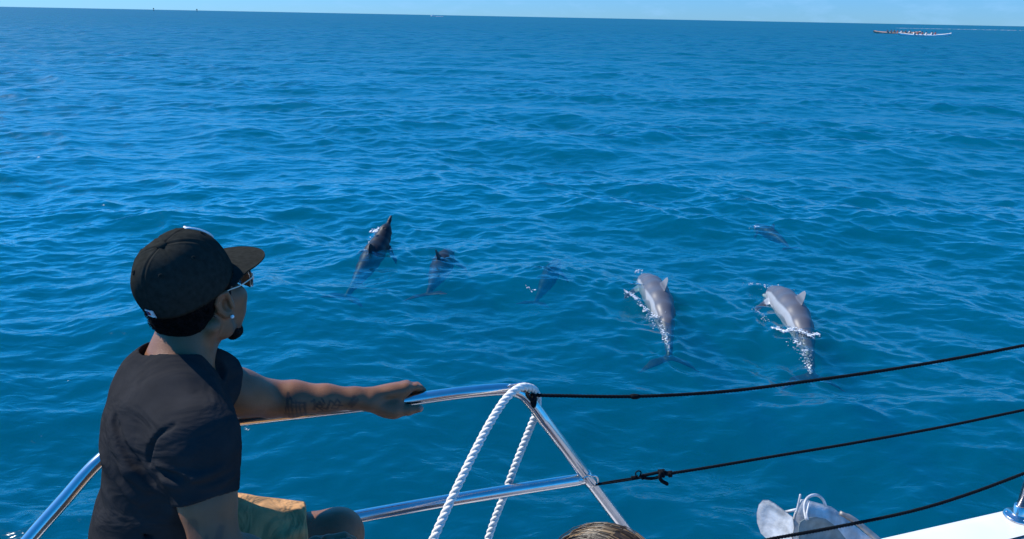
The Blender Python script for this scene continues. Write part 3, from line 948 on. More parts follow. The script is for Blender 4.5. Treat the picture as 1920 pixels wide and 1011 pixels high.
for q in kn_[:3]:
    S.cone(wr_.lerp(q, 0.35) + un * 0.0125 - nf * 0.004, q + un * 0.0075, 0.0028, 0.0034, 0.006)
S.ell(wr_ + un * 0.016 + nf * 0.006 - tr * 0.004, (0.011, 0.010, 0.009), (tr, nf, un), 0.008)
th_ = [hp(-0.030, -0.014, 0.004), hp(0.000, -0.028, -0.010), hp(0.030, -0.0295, -0.012), hp(0.058, -0.0285, -0.0125)]
S.chain(th_, [0.018, 0.0165, 0.0118, 0.0092], 0.007)
S.ell(th_[2], (0.0125, 0.0118, 0.0118), (tr, nf, un), 0.005)
S.ell(hp(-0.012, -0.024, -0.006), (0.034, 0.016, 0.019), (tr, nf, un), 0.012)
S.cone(wr_ - nf * 0.008 - un * 0.010, hp(-0.012, -0.024, -0.008), 0.020, 0.017, 0.015)
S.cone(hp(0.000, -0.022, 0.004), kn_[0], 0.010, 0.010, 0.014)                            # web
# thighs, knees, shins, feet
for H_, K_, A_ in ((LH, LK, LA), (RH, RK, RA)):
    S.chain([H_, H_.lerp(K_, 0.55), K_], [0.090, 0.072, 0.057], 0.03)
    S.ell(K_ + Vector((0.012, 0, 0.004)), (0.050, 0.050, 0.050), None, 0.02)
    S.chain([K_, K_.lerp(A_, 0.35) - BF * 0.015, A_], [0.052, 0.052, 0.036], 0.02)
    ft = A_ + BF * 0.15 - UP * 0.055
    S.chain([A_ - BF * 0.03 - UP * 0.045, A_ + BF * 0.06 - UP * 0.035, ft], [0.034, 0.036, 0.025], 0.02)
    for q in range(5):
        tb = ft + BS * (q - 2) * 0.017
        S.cone(tb - BF * 0.01, tb + BF * (0.035 - abs(q - 1.2) * 0.006), 0.011, 0.009, 0.004)
# right hand resting on the right thigh
rdir = (RK - RE).normalized(); rdir = Vector((0.88, 0.40, 0.10)).normalized()
rsd = rdir.cross(UP).normalized(); rup = rsd.cross(rdir).normalized()
pc = RW + rdir * 0.045
S.ell(pc, (0.050, 0.040, 0.017), (rdir, rsd, rup), 0.014)
for q in range(4):
    k0 = pc + rdir * (0.040 - abs(q - 1.5) * 0.004) - rsd * (q - 1.5) * -0.021 + rup * 0.006
    m1 = k0 + rdir * 0.034 - rup * 0.004
    m2 = m1 + rdir * 0.016 - rup * 0.017
    m3 = m2 + rdir * 0.005 - rup * 0.018
    S.chain([k0, m1, m2, m3], [0.0112, 0.0095, 0.0085, 0.0070], 0.003)
    S.ell(k0 + rup * 0.002, (0.0120, 0.0110, 0.0100), (rdir, rsd, rup), 0.006)
S.chain([RW + rdir * 0.015 - rsd * 0.025, pc - rsd * 0.046 + rdir * 0.010, pc - rsd * 0.055 + rdir * 0.042 - rup * 0.010], [0.016, 0.0125, 0.009], 0.006)
V, F = S.mesh(1)

# tattoos are ink in the skin: strokes laid out on the outside of the left forearm and on the right upper arm
fa = (LW - LE); fl = fa.length; fa.normalize()
tocam = (M_CAM.translation - LE.lerp(LW, 0.5)).normalized()
fw = (UP - fa * UP.dot(fa)).normalized()
fo = fa.cross(fw); fo = fo if fo.dot(tocam) > 0 else -fo
rel = V - npv(LE)
ts = rel @ npv(fa); tw = rel @ npv(fw); to = rel @ npv(fo)
ink = np.zeros(len(V))
def stroke(pts, w, val=0.8):
    global ink
    sel = (ts > -0.03) & (ts < fl) & (to > 0) & (np.abs(tw) < 0.06)
    for (a, b) in zip(pts[:-1], pts[1:]):
        a = np.array(a); b = np.array(b); ab = b - a; L2 = max(ab @ ab, 1e-12)
        px = ts[sel] - a[0]; py = tw[sel] - a[1]
        t = np.clip((px * ab[0] + py * ab[1]) / L2, 0, 1)
        d = np.hypot(px - t * ab[0], py - t * ab[1])
        ink[sel] = np.maximum(ink[sel], val * np.clip((w - d) / 0.0018 + 0.5, 0, 1))
# a spired building with columns
for (x_, top) in ((0.040, 0.030), (0.049, 0.020), (0.058, 0.016), (0.067, 0.012), (0.077, 0.010)):
    stroke([(x_, top), (x_ + 0.005, -0.030)], 0.0021, 0.75)
stroke([(0.036, -0.016), (0.041, 0.032), (0.052, 0.012), (0.080, 0.009), (0.081, -0.028)], 0.0022, 0.8)
stroke([(0.036, -0.018), (0.082, -0.020)], 0.004, 0.5)
stroke([(0.046, 0.004), (0.080, 0.000)], 0.004, 0.5)
# flowing script
stroke([(0.094, 0.010), (0.101, 0.014), (0.103, -0.012), (0.097, -0.010), (0.112, 0.010), (0.117, 0.004), (0.104, 0.000), (0.120, -0.014)], 0.0020, 0.85)
stroke([(0.118, 0.016), (0.124, 0.006), (0.116, -0.004), (0.128, -0.010), (0.136, 0.010), (0.131, -0.012)], 0.0020, 0.8)
stroke([(0.136, 0.012), (0.147, 0.004), (0.140, -0.008), (0.154, -0.012), (0.160, 0.004), (0.152, 0.012), (0.146, 0.000), (0.166, -0.004)], 0.0020, 0.8)
stroke([(0.110, -0.018), (0.132, -0.017), (0.156, -0.015)], 0.0018, 0.6)
for (x_, y_) in ((0.184, 0.004), (0.190, -0.002), (0.188, 0.010), (0.195, 0.004)):
    stroke([(x_ - 0.004, y_ - 0.006), (x_ + 0.004, y_ + 0.006)], 0.0040, 0.55)
ub = RE - RS
relr = V - npv(RS + ub * 0.66)
uL = npv(ub.normalized())
tcam = npv((M_CAM.translation - RS).normalized())
side = np.cross(uL, tcam); side /= np.linalg.norm(side)
a_ = relr @ uL; b_ = relr @ side; c_ = relr @ tcam
for (pa, pb, w_) in (((0.0, 0.030), (0.055, 0.034), 0.009), ((0.02, -0.014), (0.045, 0.0), 0.006), ((0.028, 0.012), (0.06, 0.02), 0.004)):
    pa = np.array(pa); pb = np.array(pb); ab = pb - pa
    for sgn in (1, -1):
        t = np.clip(((a_ - pa[0]) * ab[0] + (sgn * b_ - pa[1]) * ab[1]) / (ab @ ab), 0, 1)
        d = np.hypot(a_ - pa[0] - t * ab[0], sgn * b_ - pa[1] - t * ab[1])
        if sgn == 1:
            ink = np.maximum(ink, np.where((c_ > 0) & (np.abs(a_) < 0.1), 0.38 * np.clip((w_ - d) / 0.003 + 0.5, 0, 1), 0))
nail = np.clip(1 - (np.linalg.norm((V - npv(hp(0.063, -0.031, -0.011))) * np.array([1, 1, 1]), axis=1) - 0.0075) / 0.002, 0, 1)
lx = np.abs((V - npv(HC)) @ npv(HR)); ly = (V - npv(HC)) @ npv(HF); lz = (V - npv(HC)) @ npv(HU)
def seg2(ax, ay, bx, by, w):
    t = np.clip(((ly - ax) * (bx - ax) + (lz - ay) * (by - ay)) / ((bx - ax) ** 2 + (by - ay) ** 2), 0, 1)
    d = np.hypot(ly - ax - t * (bx - ax), lz - ay - t * (by - ay))
    return np.clip((w - d) / 0.008 + 0.4, 0, 1)
stub = np.maximum(seg2(0.014, -0.02, 0.022, -0.075, 0.010), seg2(0.022, -0.078, 0.066, -0.098, 0.014))
stub = stub * (0.45 + 0.45 * np.sin(lz * 900 + ly * 500) * np.sin(ly * 800 - lx * 300)) * (np.linalg.norm(V - npv(HC), axis=1) < 0.17)
body = mesh_from('body', V, F, skin_m, man, attrs={'ink': ink, 'nail': nail, 'stubble': stub * 0.8})

# shirt ----------------------------------------------------------------------
T = Solid((-1.04, 0.98, 1.42), (-0.34, 1.88, 2.22), 0.0036)
RHm = RS.lerp(RE, 0.50); LHm = LS.lerp(LE, 0.30)
T.chain([RS, RS.lerp(RHm, 0.5), RHm + (RHm - RS) * 0.15], [0.064, 0.059, 0.056], 0.022)
T.chain([LS, LS.lerp(LHm, 0.6), LHm + (LHm - LS) * 0.15], [0.064, 0.060, 0.056], 0.022)
for H_, S_ in ((RHm, RS), (LHm, LS)):
    dr_ = (H_ - S_).normalized()
    T.apply(lambda X, Y, Z, c=npv(H_), n=npv(dr_): (X - c[0]) * n[0] + (Y - c[1]) * n[1] + (Z - c[2]) * n[2], npv(H_) - 0.13, npv(H_) + 0.13, 0.003, 'i')
T.ell(MID - BF * 0.056 - UP * 0.10, (0.120, 0.178, 0.20), (BF, BS, UP), 0.05)
T.ell(MID - BF * 0.060 - UP * 0.05 - BS * 0.02, (0.120, 0.170, 0.115), (BF, BS, UP), 0.04)
T.ell(MID - BF * 0.106 - UP * 0.32, (0.134, 0.166, 0.22), (BF, BS, UP), 0.06)
T.ell(MID - BF * 0.128 - UP * 0.48, (0.138, 0.176, 0.17), (BF, BS, UP), 0.05)
T.ell(HIP + UP * 0.055 - BF * 0.03, (0.150, 0.180, 0.13), (BF, BS, UP), 0.05)
T.cone(NB - UP * 0.042 - BF * 0.01, RS + UP * 0.004, 0.062, 0.062, 0.05); T.cone(NB - UP * 0.042 - BF * 0.01, LS, 0.062, 0.060, 0.05)
T.cone(NB - UP * 0.004 + BF * 0.004, NB - UP * 0.07 - BF * 0.028, 0.057, 0.080, 0.025)
T.ell(NB - UP * 0.080 - BF * 0.042, (0.068, 0.13, 0.06), (BF, BS, UP), 0.05)
# folds: shallow ridges and creases pulled from armpit, collar and waist, laid on the surface of the cloth
def on_cloth(grid, p, d):
    """march from outside along -d until the surface"""
    d = d.normalized(); q = p + d * 0.10
    for _ in range(120):
        i = np.round((npv(q) - grid.lo) / grid.h).astype(int)
        if np.all(i >= 0) and np.all(i < grid.n) and grid.f[tuple(i)] < 0: break
        q = q - d * 0.0025
    return q
def crease(grid, axis_pt, keys, rad, k, mode='u', sink=0.6, n=9):
    """keys: points (s, z, angle) around the trunk; angle 0 = straight back, 90 = his right side"""
    pts = []
    ks = spline([Vector(q) for q in keys], n)
    m_ = len(ks)
    for q in ks:
        an = R(q.z)
        d = -BF * math.cos(an) + BS * math.sin(an)
        p = axis_pt - UP * q.y + BS * q.x
        pts.append(on_cloth(grid, p, d) - d * rad * (sink if mode == 'u' else -0.2))
    rr = [rad * (0.35 + 0.65 * math.sin(math.pi * min(max(i / (m_ - 1), 0.03), 0.97))) for i in range(m_)]
    grid.chain(pts, rr, k, mode)
AX = MID - BF * 0.06
for keys, rad in (
    ([(0.06, 0.15, 55), (0.02, 0.115, 30), (-0.03, 0.10, 5), (-0.06, 0.11, -15)], 0.006),
    ([(0.08, 0.19, 60), (0.03, 0.17, 35), (0.0, 0.18, 15)], 0.007),
    ([(0.08, 0.23, 62), (0.04, 0.235, 40), (0.0, 0.26, 20), (-0.04, 0.30, -5)], 0.008),
    ([(0.07, 0.27, 65), (0.03, 0.31, 45), (0.0, 0.36, 25)], 0.007),
    ([(0.06, 0.37, 80), (0.02, 0.39, 50), (0.0, 0.42, 20), (-0.04, 0.43, -10)], 0.009),
    ([(0.06, 0.42, 85), (0.03, 0.435, 55), (0.0, 0.455, 30)], 0.009),
    ([(0.05, 0.47, 88), (0.02, 0.475, 60), (0.0, 0.49, 30), (-0.03, 0.48, 0)], 0.010),
    ([(0.0, -0.02, 20), (0.05, 0.02, 35), (0.10, 0.06, 50)], 0.005),
    ([(0.0, 0.00, 0), (0.04, 0.05, 25), (0.09, 0.09, 45)], 0.005)):
    crease(T, AX, keys, rad, 0.018)
for keys, rad in (
    ([(0.07, 0.17, 58), (0.02, 0.145, 32), (-0.03, 0.135, 5)], 0.004),
    ([(0.08, 0.21, 62), (0.03, 0.205, 38), (0.0, 0.215, 15)], 0.0045),
    ([(0.07, 0.25, 64), (0.03, 0.275, 42), (0.0, 0.31, 20)], 0.0045),
    ([(0.06, 0.395, 82), (0.02, 0.415, 50), (0.0, 0.44, 20)], 0.005),
    ([(0.06, 0.445, 86), (0.02, 0.458, 55), (0.0, 0.475, 25)], 0.005),
    ([(0.0, -0.035, 25), (0.05, 0.00, 40), (0.11, 0.045, 55)], 0.003)):
    crease(T, AX, keys, rad * 0.7, 0.012, 'd')
# arm hole seam, sleeve creases
def sleeve_pt(t, ang):
    """a point on the right sleeve: t along the upper arm, ang 0 = backwards, 90 = outwards"""
    ad = (RE - RS).normalized()
    e1 = (-BF + ad * ad.dot(BF)).normalized(); e2 = ad.cross(e1); e2 = e2 if e2.dot(BS) > 0 else -e2
    d = e1 * math.cos(R(ang)) + e2 * math.sin(R(ang))
    return on_cloth(T, RS.lerp(RE, t), d), d
for keys, rad, md in (
    ([(-0.16, 60), (-0.10, 30), (0.0, 8), (0.10, 0)], 0.0035, 'd'),
    ([(0.12, 18), (0.18, 35), (0.27, 62), (0.30, 90)], 0.007, 'u'),
    ([(0.20, 12), (0.27, 30), (0.35, 52)], 0.007, 'u'),
    ([(0.26, 120), (0.30, 95), (0.31, 70)], 0.006, 'u'),
    ([(0.16, 18), (0.23, 38), (0.315, 66)], 0.0045, 'd'),
    ([(0.36, 140), (0.40, 110), (0.40, 80)], 0.005, 'u')):
    ks = spline([Vector((a, b, 0)) for a, b in keys], 8)
    pts = []
    for q in ks:
        p, d = sleeve_pt(q.x, q.y); pts.append(p - d * (rad * 0.6 if md == 'u' else -0.0005))
    T.chain(pts, [rad * (0.4 + 0.6 * math.sin(math.pi * min(max(i / (len(ks) - 1), 0.04), 0.96))) if rad > 0.003 else rad for i in range(len(ks))], 0.008, md)
# wrinkle field
ax_ = [npv(BF), npv(BS), npv(UP)]
def wr_field(X, Y, Z):
    s_ = X * ax_[1][0] + Y * ax_[1][1]; f_ = X * ax_[0][0] + Y * ax_[0][1]
    low_ = np.clip((1.78 - Z) / 0.2, 0, 1)
    w = 0.0016 * np.sin(62 * Z + 30 * s_ + 2.2 * np.sin(14 * f_ + 9 * Z)) + 0.0011 * np.sin(110 * Z - 46 * s_ + 3 * np.sin(17 * s_))
    w = w * (0.55 + 1.6 * low_)
    return w + 0.0010 * np.sin(38 * f_ + 25 * Z + 20 * s_)
T.disp(wr_field)
# openings: neck, sleeves, waist
T.ell(NB + UP * 0.032 + BF * 0.018, (0.056, 0.059, 0.050), (BF, BS, UP), 0.004, 'd')
T.cone(NB + UP * 0.01, NB + UP * 0.12 + BF * 0.03, 0.062, 0.085, 0.004, 'd')
T.cone(NB + BF * 0.055 + UP * 0.02, NB + BF * 0.085 - UP * 0.045, 0.050, 0.030, 0.006, 'd')
for H_, S_, rr_ in ((RHm, RS, 0.0505), (LHm, LS, 0.053)):
    dr_ = (H_ - S_).normalized()
    T.cone(H_ - dr_ * 0.02, H_ + dr_ * 0.03, rr_ - 0.002, rr_, 0.003, 'd')
    # stitched hem
    e1 = dr_.orthogonal().normalized(); e2 = dr_.cross(e1)
T.half(Vector((0, 0, HIP.z + 0.005)), Vector((0, 0, -1)), 0.006)
V, F = T.mesh(1)
shirt = mesh_from('shirt', V, F, shirt_m, man)

# shorts -----------------------------------------------------------------------
Q = Solid((-0.98, 0.98, DECK_Z), (-0.22, 1.92, 1.75), 0.004)
Q.ell(HIP + UP * 0.03, (0.140, 0.178, 0.135), (BF, BS, UP), 0.05)
for H_, K_, sg in ((LH, LK, -1), (RH, RK, 1)):
    dK = (K_ - H_); hem = H_ + dK * 0.83
    Q.chain([H_ + UP * 0.02, H_.lerp(K_, 0.30) + UP * 0.022, H_.lerp(K_, 0.5) + UP * 0.012, hem + dK * 0.05], [0.118, 0.112, 0.098, 0.080], 0.04)
    dn = dK.normalized(); sdv = dn.cross(UP).normalized(); upv = sdv.cross(dn).normalized()
    for (t0, a0, t1, a1, r_) in ((0.34, 0.3, 0.52, 1.0, 0.017), (0.40, -0.2, 0.62, 0.5, 0.015), (0.46, 0.9, 0.60, 1.35, 0.016), (0.55, -0.5, 0.74, 0.25, 0.014), (0.60, 0.55, 0.78, 0.9, 0.013), (0.30, 0.9, 0.44, 1.5, 0.018)):
        ps = []
        for j in range(5):
            t = t0 + (t1 - t0) * j / 4; a = a0 + (a1 - a0) * j / 4
            ps.append(H_ + dK * t + (sdv * math.cos(a) + upv * math.sin(a)) * (0.132 - 0.056 * t))
        Q.chain(ps, [r_ * 0.7, r_, r_, r_ * 0.9, r_ * 0.6], 0.014)
    c_h = hem
    Q.apply(lambda X, Y, Z, c=npv(c_h), n=npv(dn): np.maximum(np.sqrt((X - c[0] - n[0] * 0.12) ** 2 + (Y - c[1] - n[1] * 0.12) ** 2 + (Z - c[2] - n[2] * 0.12) ** 2) - 0.17, -((X - c[0]) * n[0] + (Y - c[1]) * n[1] + (Z - c[2]) * n[2])), npv(c_h) - 0.3, npv(c_h) + 0.3, 0.004, 'd')
    Q.cone(hem - dn * 0.03, hem + dn * 0.04, 0.068, 0.074, 0.004, 'd')
Q.disp(lambda X, Y, Z: 0.0016 * np.sin(55 * X + 40 * Z + 2 * np.sin(30 * Y)) + 0.0012 * np.sin(90 * Y - 60 * X))
V, F = Q.mesh(1)
mesh_from('shorts', V, F, khaki_m, man)

# hair below the cap, goatee and side hair ---------------------------------------
Hh = Solid(hd(0, 0, 0) - Vector((0.16, 0.16, 0.18)), hd(0, 0, 0) + Vector((0.16, 0.16, 0.16)), 0.0028)
Hh.ell(hd(0, -0.017, 0.040), (0.0795, 0.101, 0.088), HAX, 0.02)
Hh.ell(hd(0, -0.044, -0.026), (0.063, 0.056, 0.046), HAX, 0.02)
# keep only what grows behind the ear and above the nape
Hh.half(hd(0, 0.012, 0), HF * 0.96 - HU * 0.35, 0.01)
Hh.half(hd(0, -0.07, -0.057), -HU * 0.93 + HF * 0.38, 0.012)
for sx in (-1, 1):
    Hh.cone(hd(sx * 0.071, 0.012, 0.03), hd(sx * 0.067, 0.017, -0.012), 0.011, 0.008, 0.006)
    Hh.ell(hd(sx * 0.098, -0.006, -0.012), (0.026, 0.020, 0.034), HAX, 0.004, 'd')
Hh.disp(lambda X, Y, Z: 0.0011 * np.sin(420 * X + 3 * np.sin(300 * Z)) * np.sin(400 * Y + 2 * np.sin(350 * X)) * np.sin(410 * Z))
V, F = Hh.mesh(0)
mesh_from('hair', V, F, hair_m, man)
Bd = Solid(hd(0, 0.04, -0.08) - Vector((0.12, 0.12, 0.10)), hd(0, 0.04, -0.08) + Vector((0.12, 0.12, 0.10)), 0.0024)
Bd.ell(hd(0, 0.081, -0.096), (0.026, 0.022, 0.020), HAX, 0.01)
Bd.ell(hd(0, 0.077, -0.105), (0.024, 0.020, 0.012), HAX, 0.01)
for sx in (-1, 1):
    Bd.chain([hd(sx * 0.020, 0.081, -0.097), hd(sx * 0.041, 0.058, -0.099), hd(sx * 0.055, 0.034, -0.093), hd(sx * 0.063, 0.016, -0.078)], [0.019, 0.0165, 0.0125, 0.006], 0.008)
    Bd.chain([hd(sx * 0.026, 0.092, -0.088), hd(sx * 0.029, 0.098, -0.066), hd(sx * 0.010, 0.107, -0.048)], [0.009, 0.0055, 0.0055], 0.005)
Bd.disp(lambda X, Y, Z: 0.0010 * np.sin(500 * X + 3 * np.sin(390 * Z)) * np.sin(520 * Y) * np.sin(480 * Z))
V, F = Bd.mesh(0)
mesh_from('beard', V, F, hair_m, man)
st = random.Random(9)
# tight curls that break the edge of the hair
V, F = [], []
for i in range(900):
    a = st.uniform(-2.2, 2.2); zz = st.uniform(-0.075, 0.02)
    base = hd(math.sin(a) * 0.074, -0.017 - math.cos(a) * 0.094 * (1 - max(0, -zz) * 3.2) * 1.0, zz)
    if (base - hd(0.09, -0.006, -0.004)).length < 0.03 or (base - hd(-0.09, -0.006, -0.004)).length < 0.03: continue
    if math.cos(a) < 0.1 or (zz < -0.02 and math.cos(a) < 0.62) or zz < -0.040: continue
    out_ = (base - hd(0, -0.01, zz)).normalized()
    base = hd(0, -0.01, zz) + out_ * ((base - hd(0, -0.01, zz)).length * (0.97))
    e1 = out_.orthogonal().normalized(); e1 = (e1 + out_ * st.uniform(-0.5, 0.5)).normalized(); e2 = out_.cross(e1)
    rr_ = st.uniform(0.002, 0.004)
    pts_ = [base + e1 * rr_ * math.cos(k * 1.1) + e2 * rr_ * math.sin(k * 1.1) + out_ * 0.0012 * k for k in range(5)]
    v, f = tube_vf(pts_, 0.0006, 3, False)
    V, F = join_vf((V, F), (v, f)) if V else (v, f)
cc = mesh_from('hair_curls', V, F, hair_m, man); cc['kind'] = 'stuff'

# cap ------------------------------------------------------------------------------
ct = R(17)
CF = (HF * math.cos(ct) + HU * math.sin(ct)).normalized()
CU = (HU * math.cos(ct) - HF * math.sin(ct)).normalized()
CC = hd(0, -0.012, 0.030)
def cp(x, y, z): return CC + HR * x + CF * y + CU * z
CRX, CRY, CRH = 0.087, 0.104, 0.116
def crown(az, ph, off=0.0):
    """az from the front, clockwise; ph 0 at the band, pi/2 at the button"""
    c = max(math.cos(ph), 0.0) ** 0.80; s_ = math.sin(ph) ** 0.92
    fr = max(0.0, math.cos(az))
    seam = 0.0
    for q in range(6):
        d = (az - q * math.pi / 3 + math.pi) % (2 * math.pi) - math.pi
        w = d * CRX * max(c, 0.15)
        seam -= 0.0011 * math.exp(-(w / 0.0016) ** 2) - 0.0007 * math.exp(-((abs(w) - 0.005) / 0.0015) ** 2)
    dent = -0.0025 * math.exp(-((az - 2.2) / 0.5) ** 2 - ((ph - 0.75) / 0.3) ** 2) - 0.002 * math.exp(-((az - 1.2) / 0.3) ** 2 - ((ph - 0.6) / 0.4) ** 2) + 0.0014 * math.sin(az * 5 + ph * 4) * c
    k = 1.0 + (seam + dent + off) / 0.1
    x = math.sin(az) * CRX * c * k
    y = math.cos(az) * CRY * c * k + 0.012 * fr * math.sin(2 * ph) - 0.020 * s_
    z = CRH * s_ * k * (1 + 0.05 * fr * math.sin(ph * 2))
    return cp(x, y, z)
na, nph = 216, 34
V = []; F = []
phs = [-0.0] + [R(90) * (i / nph) for i in range(1, nph)]
for ph in phs:
    for k in range(na):
        V.append(crown(2 * math.pi * k / na, ph))
V.append(crown(0, R(90)))
for i in range(nph - 1):
    for k in range(na):
        k2 = (k + 1) % na
        F.append((i * na + k, i * na + k2, (i + 1) * na + k2, (i + 1) * na + k))
for k in range(na):
    F.append(((nph - 1) * na + k, (nph - 1) * na + (k + 1) % na, nph * na))
# sweatband turned inside
b0 = len(V)
for k in range(na):
    p = crown(2 * math.pi * k / na, 0.0, -0.004) + CU * 0.002
    V.append(p)
for k in range(na):
    p = crown(2 * math.pi * k / na, 0.0, -0.006) + CU * 0.028
    V.append(p)
for k in range(na):
    k2 = (k + 1) % na
    F.append((k2, k, b0 + k, b0 + k2)); F.append((b0 + k2, b0 + k, b0 + na + k, b0 + na + k2))
cap_e = mesh_from('cap', V, F, cap_m, man)
# brim
nb, ns = 40, 14
V = []; F = []
for side in (0, 1):
    for i in range(nb + 1):
        a = R(-78 + 156 * i / nb)
        ix, iy = math.sin(a) * CRX * 1.0, math.cos(a) * CRY * 1.0
        sp = math.sin(a) / math.sin(R(78))
        ox = sp * 0.096; oy = 0.020 + 0.194 * (max(0.0, 1 - abg) ** 0.5 if (abg := abs(sp) ** 2.4) < 1 else 0.0)
        oy = max(oy, iy)
        for j in range(ns + 1):
            t = j / ns
            x = ix + (ox - ix) * t; y = iy - 0.002 + (oy - iy) * t
            z = 0.006 - 1.0 * x * x - 0.42 * max(y - 0.065, 0) + (0.0 if side == 0 else -0.0034)
            if j in (3, 5, 7, 9, 11) and side == 0: z -= 0.0006      # stitching rows
            V.append(cp(x, y, z))
npr = (nb + 1) * (ns + 1)
for side in (0, 1):
    o = side * npr
    for i in range(nb):
        for j in range(ns):
            q = (o + i * (ns + 1) + j, o + (i + 1) * (ns + 1) + j, o + (i + 1) * (ns + 1) + j + 1, o + i * (ns + 1) + j + 1)
            F.append(q if side == 1 else q[::-1])
for i in range(nb):
    a = i * (ns + 1) + ns; b = (i + 1) * (ns + 1) + ns
    F.append((a, b, npr + b, npr + a))
for i in (0, nb):
    for j in range(ns):
        a = i * (ns + 1) + j
        F.append((a, a + 1, npr + a + 1, npr + a))
mesh_from('brim', V, F, cap_m, cap_e)
# button
bt = crown(0, R(90))
V, F = [], []
for i, (r_, z_) in enumerate(((0.0095, -0.002), (0.0105, 0.002), (0.0085, 0.0048), (0.004, 0.0062))):
    for k in range(16):
        a = 2 * math.pi * k / 16
        V.append(bt + HR * r_ * math.cos(a) + CF * r_ * math.sin(a) + CU * z_)
for i in range(3):
    for k in range(16):
        F.append((i * 16 + k, i * 16 + (k + 1) % 16, (i + 1) * 16 + (k + 1) % 16, (i + 1) * 16 + k))
F.append(tuple(48 + k for k in range(16)))
mesh_from('button', V, F, cap_m, cap_e)
def surf_frame(az, ph):
    p = crown(az, ph); e = 0.02
    t1 = (crown(az + e, ph) - crown(az - e, ph)).normalized(); t2 = (crown(az, ph + e) - crown(az, ph - e)).normalized()
    n = t1.cross(t2); n = n if n.dot(p - cp(0, 0, 0.03)) > 0 else -n
    return p, t1, t2, n.normalized()
for q in range(6):
    az = math.pi / 6 + q * math.pi / 3
    p, t1, t2, n = surf_frame(az, R(50))
    ring_ = [p + n * 0.0008 + (t1 * math.cos(2 * math.pi * k / 14) + t2 * math.sin(2 * math.pi * k / 14)) * 0.0036 for k in range(15)]
    mesh_from('eyelet', *tube_vf(ring_, 0.0013, 6, False), cap_m, cap_e)
def patch_on_cap(name, az0, az1, ph0, ph1, off, material, n=10, parent=cap_e):
    V, F = [], []
    for side in (0, 1):
        for i in range(n + 1):
            for j in range(n + 1):
                V.append(crown(az0 + (az1 - az0) * i / n, ph0 + (ph1 - ph0) * j / n, off if side == 0 else off - 0.002))
    m = (n + 1) * (n + 1)
    for side in (0, 1):
        for i in range(n):
            for j in range(n):
                q = [side * m + (i + a) * (n + 1) + j + b for a, b in ((0, 0), (1, 0), (1, 1), (0, 1))]
                F.append(tuple(q))
    edge = [i * (n + 1) for i in range(n + 1)] + [n * (n + 1) + j for j in range(1, n + 1)] + [i * (n + 1) + n for i in range(n - 1, -1, -1)] + [j for j in range(n - 1, 0, -1)]
    for a, b in zip(edge, edge[1:] + edge[:1]):
        F.append((a, b, m + b, m + a))
    return mesh_from(name, V, F, material, parent)
# small white woven league tag at the back, with its dark and red figure
lab = patch_on_cap('back_label', math.pi + 0.20, math.pi - 0.05, R(1.5), R(9.5), 0.0022, white_thread_m)
navy_m = mat('navy_thread', (0.02, 0.03, 0.12), 0.8); red_m = mat('red_thread', (0.35, 0.02, 0.03), 0.8)
patch_on_cap('label_emblem', math.pi + 0.175, math.pi + 0.105, R(3.2), R(7.8), 0.0032, navy_m, 4, lab)
patch_on_cap('label_emblem', math.pi + 0.09, math.pi + 0.055, R(4.0), R(7.8), 0.0032, red_m, 4, lab)
# raised white emblem on the front panels: a ring of thick embroidery seen edge-on
fe = []
for k in range(33):
    a = 2 * math.pi * k / 32
    p, t1, t2, n = surf_frame(0.30 * math.sin(a), R(40) + R(19) * math.cos(a))
    fe.append(p + n * 0.0012)
mesh_from('front_emblem', *tube_vf(fe, 0.0024, 8, False), white_thread_m, cap_e)

# sunglasses ---------------------------------------------------------------------------
lens_m = bpy.data.materials.new('tinted_lens'); lens_m.use_nodes = True
nt = lens_m.node_tree; N, L = nt.nodes, nt.links; N.clear()
o_ = N.new('ShaderNodeOutputMaterial'); t_ = N.new('ShaderNodeBsdfTransparent'); t_.inputs[0].default_value = (0.16, 0.30, 0.36, 1)
g_ = N.new('ShaderNodeBsdfGlossy'); g_.inputs['Roughness'].default_value = 0.03
f_ = N.new('ShaderNodeFresnel'); f_.inputs[0].default_value = 1.55; x_ = N.new('ShaderNodeMixShader')
L.new(f_.outputs[0], x_.inputs[0]); L.new(t_.outputs[0], x_.inputs[1]); L.new(g_.outputs[0], x_.inputs[2]); L.new(x_.outputs[0], o_.inputs['Surface'])
gls = empty('sunglasses', hd(0, 0.11, 0.01)); 
gls.parent = man; gls.location = hd(0, 0.11, 0.01) - man.location
def lens_pt(sx, a, b):
    """a across, b up, each -1..1"""
    x = sx * (0.036 + a * 0.029)
    y = 0.126 - 3.2 * x * x
    z = 0.006 + b * 0.024 - 0.004 * (1 if a > 0 else 0) * a
    return hd(x, y, z)
